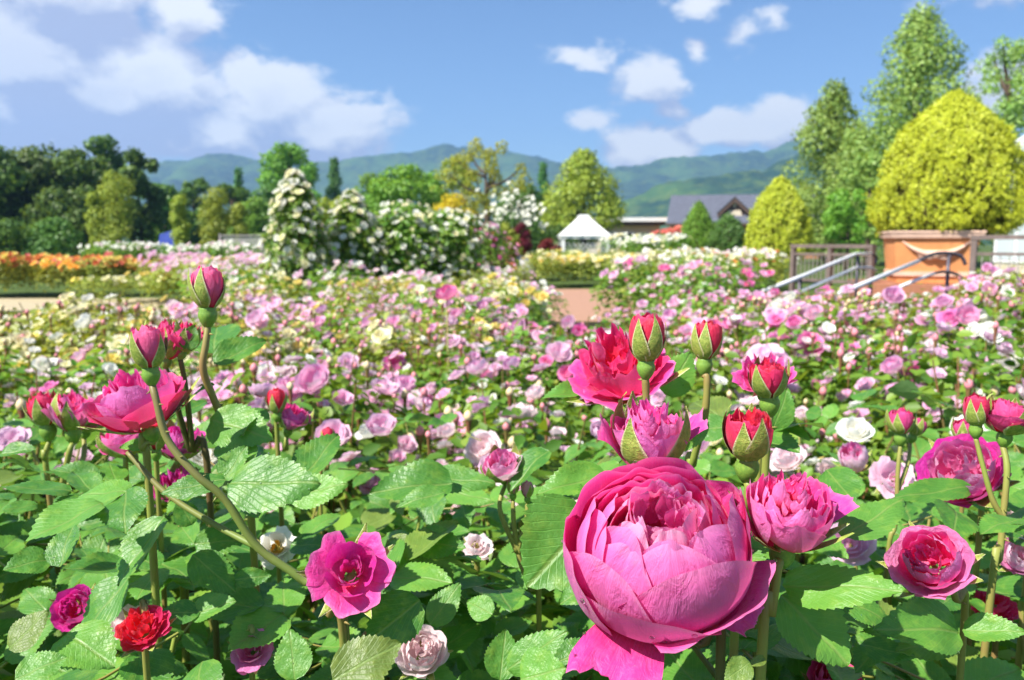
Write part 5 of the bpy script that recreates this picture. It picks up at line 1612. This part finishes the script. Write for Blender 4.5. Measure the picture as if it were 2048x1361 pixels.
bed('pale pink rose bush between the crimson bed and the tallest white pillar', 'pale pink roses before the white pillars', -8.0, -4.6, 16.5, 21, 13, .98, [('pale', 4), ('blush', 3), ('pink', 2)], 34, .065, True, 1.5)
bed('dark hedge rose with white flowers below the vine pillars', 'white hedge roses below the vine pillars', -16.9, -10.0, 31, 33, 14, 1.25, [('white', 4), ('blush', 2)], 22, .085, False, 1.9)
bed('yellow flowered rose bush on the far side of the brown path', 'yellow roses across the brown path', .9, 3.4, 22.6, 24.4, 9, .92, [('cream', 4), ('yellow', 4)], 32, .06, True, 1.5)
bed('yellow green bush behind the yellow roses of the brown path', 'green bushes behind the yellow roses', .2, 3.6, 26.5, 29, 7, 1.0, [('cream', 3), ('yellow', 1)], 10, .06, True, 1.8)
bed('white rose hedge plant beside the gazebo', 'white rose hedge beside the gazebo', 4.6, 8.6, 33, 37, 12, 1.55, [('white', 5), ('cream', 1)], 42, .085, False, 2.0)
bed('white and peach rose bush before the gazebo hedge', 'white and peach roses before the gazebo', 3.9, 7.4, 18.5, 25, 16, 1.05, [('white', 4), ('orange', 1), ('blush', 2), ('cream', 1)], 26, .06, True, 1.6)
bed('low bush with red and pink flowers by the brown path end', 'red and pink flowers at the path end', -1.6, .2, 20.5, 25, 6, .72, [('red', 2), ('pink', 2), ('salmon', 2), ('blush', 1)], 26, .06, True, 1.4)
bed('salmon red flowered bush against the grey roofed house', 'salmon bushes at the house', 9.8, 12.6, 52, 54, 4, 2.3, [('salmon', 5)], 40, .12, False, 2.6)
# lavender
M['lavender'] = plain('lavender', (.16, .13, .42), .7, .2)
for k, (px, py, Y, lab) in enumerate([(848, 585, 10.5, 'purple lavender clump among yellow roses, beside a tall mauve bloom'), (905, 590, 11.2, 'smaller purple lavender clump in the yellow roses'), (985, 565, 15.5, 'violet flower clump below the bright pink climbing rose')]):
    c = at(px, py, Y)
    root = thing('lavender_clump', lab, 'lavender', (c.x, Y, 0), 'lavender clumps')
    b = MB()
    for i in range(110):
        a = _r2.uniform(0, 6.28); q = math.sqrt(_r2.random()) * .26
        e = (math.cos(a) * q * 1.5, math.sin(a) * q * 1.5, c.z * _r2.uniform(.85, 1.12))
        b.tube([(math.cos(a) * q * .5, math.sin(a) * q * .5, .1), e], [.003, .003], 3, 1, cap=False)
        b.lathe([(0, -.09), (.014, -.05), (.012, 0), (0, .04)], 5, e, 0)
    link('flower_spikes', b.mesh('flower_spikes', [M['lavender'], M['stem']]), root, kind='stuff')
c = at(893, 583, 2.6)
root = thing('rose_plant', 'single tall mauve rose standing above the yellow roses', 'rose', (c.x, c.y, 0), 'flowering roses of the front row')
bl = link('bloom', MIDB[1], root, (0, 0, c.z), frame((-.2, -.4, .9)), .034, M['mauve'])
b = MB(); b.tube([(0, 0, 0), (.01, 0, c.z * .5), (0, 0, c.z - .02)], [.004, .003, .0025], 6); link('stem', b.mesh('stem', M['stem']), root)
# ------------------------------------------------------------------ buildings and railings
M['white_paint'] = plain('white_paint', (.80, .80, .78), .5, .4, var=.06, scale=3)
M['terracotta'] = plain('terracotta', (.80, .34, .13), .8, .2, var=.22, scale=2.2, bump=.3, bscale=25)
M['terracotta_pale'] = plain('terracotta_pale', (.84, .56, .42), .8, .2, var=.15, scale=3, bump=.3)
M['slate'] = plain('slate', (.125, .135, .175), .6, .3, var=.2, scale=3)
M['rail_wood'] = plain('rail_wood', (.20, .15, .13), .6, .3, var=.3, scale=8)
M['dark_wood'] = plain('dark_wood', (.10, .065, .05), .6, .3, var=.3, scale=8)
M['grey_wood'] = plain('grey_wood', (.36, .32, .30), .65, .3, var=.3, scale=8)
M['brick_wall'] = paving_mat('brick_wall', (.46, .19, .10), (.38, .16, .09), 6)
M['plaster'] = plain('plaster', (.60, .52, .40), .85, .1, var=.1, scale=2)
M['steel'] = plain('steel', (.86, .85, .86), .45, .4, 0, var=.1, scale=9)
M['iron'] = plain('iron', (.09, .08, .10), .45, .4, .4, var=.2, scale=9)
M['dark_glass'] = plain('dark_glass', (.03, .04, .05), .1, .6)
M['blue_cover'] = plain('blue_cover', (.06, .10, .45), .5, .3)
M['stone'] = plain('stone', (.55, .53, .50), .85, .2, var=.2, scale=6, bump=.5)

def part(name, b, mats, root, kind=None, smooth=False):
    return link(name, b.mesh(name, mats, smooth), root, kind=kind)
def bar(b, p, q, wx, mi=0):
    p = Vector(p); q = Vector(q); b.tube([p, q], [wx, wx], 4, mi)

# terracotta planter, turned a little so that its side shows
c = at(1852, 470, PY); zt = at(1852, 462, PY).z
pl = thing('terracotta_planter', 'large square terracotta planter with a thick pale rim and moulded swag', 'planter', (c.x + .46, PY + .78, 0), rz=R(-17))
zb = .55; W2 = .76
def frust(z0, z1, h0, h1):
    b = MB(); b.add([(-h0, -h0, z0), (h0, -h0, z0), (h0, h0, z0), (-h0, h0, z0), (-h1, -h1, z1), (h1, -h1, z1), (h1, h1, z1), (-h1, h1, z1)],
                    [(3, 2, 1, 0), (4, 5, 6, 7), (0, 1, 5, 4), (1, 2, 6, 5), (2, 3, 7, 6), (3, 0, 4, 7)]); return b
part('body', frust(zb, zt - .13, W2 * .80, W2 * .93), M['terracotta'], pl)
b = frust(zt - .128, zt - .03, W2 * .99, W2 * 1.02); part('rim', b, M['terracotta_pale'], pl)
part('rim_lip', frust(zt - .028, zt, W2 * 1.035, W2 * 1.03), M['terracotta_pale'], pl)
part('band', frust(zb + .13, zb + .21, W2 * .865, W2 * .875), M['terracotta_pale'], pl)
part('soil', frust(zt + .002, zt + .012, W2 * .9, W2 * .9), M['soil'], pl)
b = MB()
yf = -W2 * .93
for sgn in (-1, 1):       # swag: two leafy horns rising from the middle
    pts = spline([(0, yf, zt - .42), (sgn * .20, yf - .01, zt - .40), (sgn * .40, yf - .01, zt - .31), (sgn * .56, yf, zt - .19)], 5)
    b.tube(pts, [.07 - .062 * (i / (len(pts) - 1)) ** 1.2 for i in range(len(pts))], 8)
    pts = spline([(0, yf + .02, zt - .47), (sgn * .16, yf, zt - .50), (sgn * .30, yf, zt - .44)], 5)
    b.tube(pts, [.05 - .044 * i / (len(pts) - 1) for i in range(len(pts))], 8)
b.lathe([(0, -.09), (.06, -.05), (.075, 0), (.05, .05), (0, .07)], 10, (0, yf - .02, zt - .43))
part('swag', b, M['terracotta_pale'], pl, smooth=True)
b = MB(); b.box((0, 0, .27), (2.6, 1.9, .54)); part('plinth', b, M['brick_wall'], pl)

# railings -----------------------------------------------------------
def railing(label, p0, p1, zt, zm, zb_, gap, posts, mat='rail_wood', wr=.04):
    """top rail, middle rail and balusters from P0 to P1 (x, y)"""
    root = thing('railing', label, 'railing', (p0[0], p0[1], 0), 'dark wooden railings')
    d = Vector((p1[0] - p0[0], p1[1] - p0[1], 0)); L = d.length; a = math.atan2(d.y, d.x); u = d.normalized()
    for nm, z, h in (('top_rail', zt, .07), ('middle_rail', zm, .05), ('bottom_rail', zb_, .05)):
        b = MB(); m = u * (L / 2); b.box((m.x, m.y, z - h / 2), (L + .10 if nm == 'top_rail' else L - .004, .11 if nm == 'top_rail' else .05, h), a); part(nm, b, M[mat], root)
    b = MB(); n = int(L / gap)
    bm = MB(); bm.box((0, 0, (zm - .052 + zb_) / 2), (.014, .014, zm - .056 - zb_), a); bme = bm.mesh('baluster', M['grey_wood'], False)
    for i in range(1, n):
        link('baluster', bme, root, u * (i * L / n))
    for i in range(posts):
        b = MB(); m = u * (L * i / max(1, posts - 1)); b.box((m.x, m.y, (zt - .072) / 2), (.09, .09, zt - .074), a); part('post', b, M[mat], root)
    return root
A = at(1588, 490, 17.0); B = at(1745, 487, 15.2)
railing('dark railing with thin balusters between the golden green conifer and the planter', (A.x, A.y), (B.x, B.y), A.z + .01, at(1700, 507, 16).z, .55, .11, 3)
A = at(1950, 474, 13.2); B = at(2160, 462, 12.2)
railing('dark railing with thin balusters beside the glasshouse', (A.x, A.y), (B.x, B.y), at(1950, 471, 13.2).z, at(1950, 505, 13.2).z, .55, .12, 2)

def handrail(label, hi, lo, posts_px):
    root = thing('handrail', label, 'handrail', (hi[0][0].x, hi[0][0].y, 0), 'silver handrails of the steps')
    o = root.location
    for nm, pts, r in hi:
        pass
    return root
def hr(label, rails, posts):
    base = rails[0][1][0]
    root = thing('handrail', label, 'handrail', (base.x, base.y, 0), 'silver handrails of the steps')
    for nm, pts, r, mat in rails:
        b = MB(); b.tube([p - root.location for p in pts], r, 8); link(nm, b.mesh(nm, M[mat]), root)
    for p, z in posts:
        b = MB(); b.tube([(p.x - root.location.x, p.y - root.location.y, 0), (p.x - root.location.x, p.y - root.location.y, p.z)], .028, 8); link('post', b.mesh('post', M['iron']), root)
    return root
Y1, Y2 = 8.0, 13.6
hr('double silver handrail running down from the dark railing post', [
    ('upper_rail', [at(1500, 594, 9.2), at(1612, 550, 11.0), at(1710, 509, Y2), at(1742, 508, 14.2)], .028, 'steel'),
    ('upper_rail_end', spline([at(1742, 508, 14.2), at(1752, 514, 14.3), at(1752, 528, 14.3)], 4), .026, 'iron'),
    ('lower_rail', [at(1600, 584, 10.6), at(1712, 536, Y2), at(1742, 535, 14.2), at(1752, 543, 14.3)], .024, 'steel')],
   [(at(1716, 512, 13.7), 0), (at(1600, 556, 10.8), 0)])
hr('double silver handrail before the planter with curved dark ends', [
    ('upper_rail', [at(1640, 604, 8.4), at(1740, 563, 10.0), at(1838, 522, 11.8)], .030, 'steel'),
    ('upper_rail_end', spline([at(1838, 522, 11.8), at(1870, 508, 12.3), at(1900, 507, 12.4), at(1922, 513, 12.4), at(1931, 530, 12.4)], 5), .028, 'iron'),
    ('lower_rail', [at(1800, 574, 11.2), at(1868, 547, 12.0)], .024, 'steel'),
    ('lower_rail_end', spline([at(1868, 547, 12.0), at(1885, 544, 12.3), at(1905, 546, 12.4), at(1922, 555, 12.4), at(1927, 568, 12.4)], 5), .024, 'iron')],
   [(at(1898, 508, 12.4), 0), (at(1741, 563, 10.0), 0)])

# gazebo ---------------------------------------------------------------
GY = 40.0
c = at(1171, 500, GY); zt = at(1171, 431, GY).z; ze = at(1171, 472, GY).z; Wg = 98 / FPX * GY / 2
gz = thing('white_gazebo', 'white wooden garden gazebo with a pyramid roof', 'gazebo', (c.x, GY + Wg, 0))
b = MB()
Wt = Wg * .22
for k in range(4):
    a = k * PI / 2
    n = 9
    for i in range(n):            # roof boards, each proud of the next
        s0 = -1 + 2 * i / n; s1 = -1 + 2 * (i + .92) / n
        lift = .02 if i % 2 else 0
        V = [(s0 * Wg * 1.04, -Wg * 1.04 - lift, ze), (s1 * Wg * 1.04, -Wg * 1.04 - lift, ze), (s1 * Wt, -Wt - lift, zt - .08), (s0 * Wt, -Wt - lift, zt - .08)]
        V += [(x, y + .03, z - .03) for x, y, z in V]
        V = [(x * math.cos(a) - y * math.sin(a), x * math.sin(a) + y * math.cos(a), z) for x, y, z in V]
        bb = MB(); bb.add(V, [(0, 1, 2, 3), (7, 6, 5, 4), (0, 4, 5, 1), (1, 5, 6, 2), (2, 6, 7, 3), (3, 7, 4, 0)])
        part('roof_board', bb, M['white_paint'], gz)
b = MB(); b.box((0, 0, zt - .04), (Wt * 2.3, Wt * 2.3, .11)); b.box((0, 0, zt + .04), (Wt * 1.7, Wt * 1.7, .05)); part('roof_cap', b, M['white_paint'], gz)
b = MB()
for sx, sy in ((0, -1), (0, 1), (-1, 0), (1, 0)):
    b.box((sx * Wg * .97, sy * Wg * .97, ze - .07), (Wg * 2 if sy else .07, Wg * 1.86 if sx else .07, .14))
part('eave_beam', b, M['white_paint'], gz)
for sx in (-1, 1):
    for sy in (-1, 1):
        b = MB(); b.box((sx * Wg * .9, sy * Wg * .9, (ze - .15) / 2), (.16, .16, ze - .15)); part('post', b, M['white_paint'], gz)
for k in range(3):
    a = (k + 1) * PI / 2 if k < 2 else 0
    b = MB()
    for i in range(9):
        for sgn in (-1, 1):
            x = -Wg * .8 + Wg * 1.6 * i / 8; h = min(.5, .5)
            x1 = max(-Wg * .82, min(Wg * .82, x + sgn * .9))
            hh = abs(x1 - x)
            y = -Wg * .9 + (.012 if sgn > 0 else -.012)
            V = [Vector((x, y, .15)), Vector((x1, y, .15 + hh * 1.3))]
            rot = Matrix.Rotation(a, 3, 'Z')
            b.tube([rot @ q for q in V], .014, 4)
    part('lattice', b, M['white_paint'], gz, kind='stuff')
b = MB(); b.box((0, 0, .05), (Wg * 2.1, Wg * 2.1, .1)); part('floor_slab', b, M['stone'], gz)

# long low building with a flat pale roof ----------------------------------
LY = 74.0
xl = at(1020, 440, LY).x; xr = at(1332, 440, LY).x; zr = at(1200, 437, LY).z; zr2 = at(1200, 445, LY).z
lb = thing('low_building', 'long low building with a thin white flat roof behind the gazebo', 'building', ((xl + xr) / 2, LY + 3, 0))
hw = (xr - xl) / 2
b = MB(); b.box((0, 0, (zr + zr2) / 2 + .06), (hw * 2, 7.4, zr - zr2)); part('roof', b, M['white_paint'], lb)
b = MB(); b.box((0, 0, zr2 - .12), (hw * 2 - .3, 7.0, .34)); part('soffit', b, M['dark_wood'], lb)
b = MB(); b.box((0, .2, (zr2 - .3) / 2), (hw * 2 - 1, 6.0, zr2 - .3)); part('wall', b, M['plaster'], lb)
for i in range(7):
    x = -hw + 1.6 + i * (hw * 2 - 3.2) / 6
    b = MB(); b.box((x, -2.86, 1.55), (1.3, .10, 1.3)); wdw = part('window', b, M['white_paint'], lb)
    b = MB(); b.box((x, -2.93, 1.55), (1.12, .04, 1.12)); part('pane', b, M['dark_glass'], wdw)

# house with slate roof and gabled dormer ------------------------------------
HY = 66.0
zt = at(1430, 382, HY).z; ze = at(1430, 446, HY).z; x0 = at(1336, 420, HY).x; x1 = at(1640, 420, HY).x
hs = thing('slate_roofed_house', 'house with a broad slate grey roof, brick walls and a gabled dormer', 'house', ((x0 + x1) / 2, HY, 0), rz=R(-15))
hw = (x1 - x0) / 2; dp = 5.0
b = MB()
V = [(-hw, -.2, ze), (hw, -.2, ze), (hw, dp, zt), (-hw, dp, zt), (-hw, 2 * dp + .2, ze), (hw, 2 * dp + .2, ze)]
V2 = [(x, y, z - .16) for x, y, z in V]
b.add(V + V2, [(0, 1, 2, 3), (3, 2, 5, 4), (7, 6, 9, 8), (8, 9, 10, 11), (0, 6, 7, 1), (4, 5, 11, 10)[:4], (0, 3, 9, 6), (1, 7, 8, 2), (3, 4, 10, 9), (2, 8, 11, 5)])
rf = part('roof', b, M['slate'], hs)
tile = MB(); nrow = 9
for r_ in range(nrow):            # courses of slate standing proud of the roof
    s = (r_ + .5) / nrow
    y = -.2 + (dp + .2) * s; z = ze + (zt - ze) * s
    tile.box((0, y, z + .03), (hw * 2 - .05, .05, .03))
part('slate_courses', tile, M['slate'], rf, kind='stuff')
b = MB(); b.box((0, dp, (ze - .15) / 2), (hw * 2 - .5, dp * 2 - .6, ze - .15)); wl = part('wall', b, M['brick_wall'], hs)
for s in (-1, 1):
    b = MB(); xg = s * (hw - .26)
    b.add([(xg - .08, .5, ze - .15), (xg + .08, .5, ze - .15), (xg + .08, 2 * dp - .5, ze - .15), (xg - .08, 2 * dp - .5, ze - .15), (xg - .08, dp, zt - .3), (xg + .08, dp, zt - .3)],
          [(0, 1, 5, 4), (2, 3, 4, 5), (0, 4, 3, 3)[:3], (1, 2, 5), (0, 3, 2, 1)])
    part('gable_wall', b, M['brick_wall'], hs)
b = MB(); b.box((0, -.26, ze - .12), (hw * 2 + .1, .1, .2)); part('gutter', b, M['dark_wood'], hs)
# dormer
xc = at(1470, 420, HY).x - hs.location.x; zd = at(1470, 396, HY).z; zd0 = at(1470, 426, HY).z; dw = 56 / FPX * HY / 2
dy = 1.1
b = MB()
for s in (-1, 1):
    V = [(xc, dy - .35, zd + .1), (xc + s * (dw + .2), dy - .35, zd0 - .05), (xc + s * (dw + .2), dy - .35, zd0 - .38), (xc, dy - .35, zd - .28)]
    V += [(x, y + .18, z) for x, y, z in V]
    b.add(V, [(0, 1, 2, 3), (7, 6, 5, 4), (0, 4, 5, 1), (1, 5, 6, 2), (2, 6, 7, 3)])
dm = part('dormer', b, M['dark_wood'], hs)
b = MB()
for s in (-1, 1):
    V = [(xc, dy - .4, zd + .12), (xc + s * (dw + .25), dy - .4, zd0), (xc + s * (dw + .25), dp, zd0), (xc, dp, zd + .12)]
    b.add(V + [(x, y, z + .08) for x, y, z in V], [(0, 1, 2, 3), (4, 5, 6, 7), (0, 1, 5, 4)])
part('dormer_roof', b, M['slate'], dm)
b = MB(); b.add([(xc - dw * .85, dy, zd0 - .3), (xc + dw * .85, dy, zd0 - .3), (xc, dy, zd - .1), (xc - dw * .85, dy + 2.0, zd0 - .3), (xc + dw * .85, dy + 2.0, zd0 - .3), (xc, dy + 2.0, zd - .1)], [(0, 1, 2), (0, 3, 4, 1)])
part('gable_panel', b, M['dark_wood'], dm)
b = MB(); b.box((xc, dy - .04, zd0 + .02), (dw * 1.05, .06, .46), taper=.8); part('dormer_panel', b, M['plaster'], dm)
b = MB(); b.box((xc, dy - .05, (zd0 + zd) / 2 + .12), (.22, .06, .5)); part('dormer_post', b, M['plaster'], dm)
for x in (-5.2, -3.4, -1.4, .6):
    b = MB(); b.box((x, .23, ze - 1.35), (1.0, .08, 1.3)); wdw = part('window', b, M['white_paint'], hs)
    b = MB(); b.box((x, .18, ze - 1.35), (.82, .03, 1.1)); part('pane', b, M['dark_glass'], wdw)

# glasshouse --------------------------------------------------------------
m, t = new_mat('greenhouse_glass')
p = t.new('ShaderNodeBsdfPrincipled'); p.inputs['Base Color'].default_value = (.75, .82, .85, 1); p.inputs['Roughness'].default_value = .08; p.inputs['Alpha'].default_value = .55
o = t.new('ShaderNodeOutputMaterial'); t.put(o.inputs[0], p.outputs[0])
M['greenhouse_glass'] = m
QY = 20.0
x0 = at(1992, 480, QY + 8).x; zr0 = at(2000, 290, 25).z; zr1 = at(2060, 232, QY).z
gh = thing('glasshouse', 'pale framed glasshouse rising beyond the golden conifer', 'glasshouse', (x0, QY, 0))
L = 8.0; Wh = 9.0; zw = zr0; ztop = zr0 + 3.0
b = MB(); b.box((Wh / 2, L / 2, .3), (Wh, L, .6)); part('base_wall', b, M['plaster'], gh)
fr = MB()
for i in range(8):
    y = L * i / 7; fr.box((0, y, (zw + .6) / 2), (.07, .07, zw - .6))
for i in range(8):
    x = Wh * i / 7 if i else .0
    if i: fr.box((x, 0, (zw + .6) / 2), (.07, .07, zw - .6))
for z in (.66, zw * .5, zw - .04):
    fr.box((Wh / 2, -.005, z), (Wh - .08, .06, .08)); fr.box((-.005, L / 2, z), (.06, L - .08, .08))
part('frame', fr, M['white_paint'], gh)
for i in range(7):
    for j in range(2):
        b = MB(); za = .72 + j * (zw - .7) / 2; b.box((Wh * (i + .5) / 7, .0, za + (zw - .86) / 4), (Wh / 7 - .08, .012, (zw - .86) / 2)); part('pane', b, m, gh)
        b = MB(); b.box((0, L * (i + .5) / 7, za + (zw - .86) / 4), (.012, L / 7 - .08, (zw - .86) / 2)); part('pane', b, m, gh)
for s in (0, 1):
    for i in range(9):            # roof panes between rafters, ridge along the depth
        y0 = -.2 + (L + .4) * i / 9; y1 = -.2 + (L + .4) * (i + .97) / 9
        xa, xb = (-.15, Wh / 2) if s == 0 else (Wh + .15, Wh / 2)
        b = MB(); V = [(xa, y0, zw), (xb, y0, ztop), (xb, y1, ztop), (xa, y1, zw)]
        b.add(V + [(x, y, z + .02) for x, y, z in V], [(0, 1, 2, 3), (7, 6, 5, 4), (0, 4, 5, 1), (2, 6, 7, 3)])
        part('roof_pane', b, m, gh)
b = MB()
for s in (0, 1):
    for i in range(10):
        y = -.2 + (L + .4) * i / 9 - .015
        xa, xb = (-.17, Wh / 2) if s == 0 else (Wh + .17, Wh / 2)
        b.tube([(xa, y, zw + .03), (xb, y, ztop + .03)], .035, 4)
b.tube([(Wh / 2, -.25, ztop + .05), (Wh / 2, L + .25, ztop + .05)], .06, 4)
part('rafters', b, M['white_paint'], gh, kind='stuff')
b = MB(); V = [(0, 0, zw), (Wh, 0, zw), (Wh / 2, 0, ztop)]; b.add(V, [(0, 1, 2)]); part('gable_pane', b, m, gh)

# small things among the far beds -------------------------------------------
c = at(1040, 521, 24)
st = thing('pale_stone', 'pale rounded stone at the foot of the purple red shrub', 'stone', (c.x, 24, 0))
b = MB(); hz = c.z + .12
b.lathe([(.0, 0), (.40, 0), (.46, hz * .4), (.36, hz * .8), (.18, hz), (0, hz * 1.02)], 12)
b.v = [(x * (1 + .15 * math.sin(3 * y + 5 * z)), y * .8, z) for x, y, z in b.v]
link('boulder', b.mesh('boulder', M['stone']), st)
c = at(336, 468, 44)
tp = thing('blue_cover', 'blue cover over a stack, in the shade behind the vine pillars', 'cover', (c.x, 44, 0))
b = MB(); zc = at(336, 461, 44).z
b.add([(-.5, -.5, .2), (.55, -.5, .2), (.55, .5, .2), (-.5, .5, .2), (-.3, -.35, zc - .22), (.42, -.35, zc), (.42, .35, zc), (-.3, .35, zc - .22)], [(0, 1, 5, 4), (1, 2, 6, 5), (2, 3, 7, 6), (3, 0, 4, 7), (4, 5, 6, 7)])
part('sheet', b, M['blue_cover'], tp)
A = at(440, 470, 36); B = at(524, 468, 36)
tr = thing('grey_trellis', 'weathered grey trellis panel behind the white hedge roses', 'trellis', (A.x, 36, 0))
Lw = B.x - A.x; zt = A.z
b = MB(); b.box((Lw / 2, 0, zt - .03), (Lw, .05, .06)); part('top_rail', b, M['grey_wood'], tr)
slat = MB(); slat.box((0, .03, (zt - .07) / 2), (.07, .02, zt - .08)); sm = slat.mesh('slat', plain('weathered_wood', (.42, .40, .38), .8, .2, var=.2), False)
for i in range(18):
    link('slat', sm, tr, (Lw * (i + .5) / 18, 0, 0))
for i in (0, 1):
    b = MB(); b.box((Lw * i, .0, zt / 2), (.09, .09, zt + .1)); part('post', b, M['grey_wood'], tr)

# ------------------------------------------------------------------ air
if True:
    b = MB(); b.box((0, 920, 159), (6000, 2600, 324))
    hz = link('haze', b.mesh('haze', [], False)); hz['kind'] = 'stuff'
    m, t = new_mat('haze')
    v = t.new('ShaderNodeVolumePrincipled'); v.inputs['Color'].default_value = (.36, .60, 1, 1); v.inputs['Density'].default_value = .00036; v.inputs['Anisotropy'].default_value = .2
    o = t.new('ShaderNodeOutputMaterial'); t.put(o.inputs['Volume'], v.outputs[0])
    hz.data.materials.append(m)
print('objects', len(bpy.data.objects))
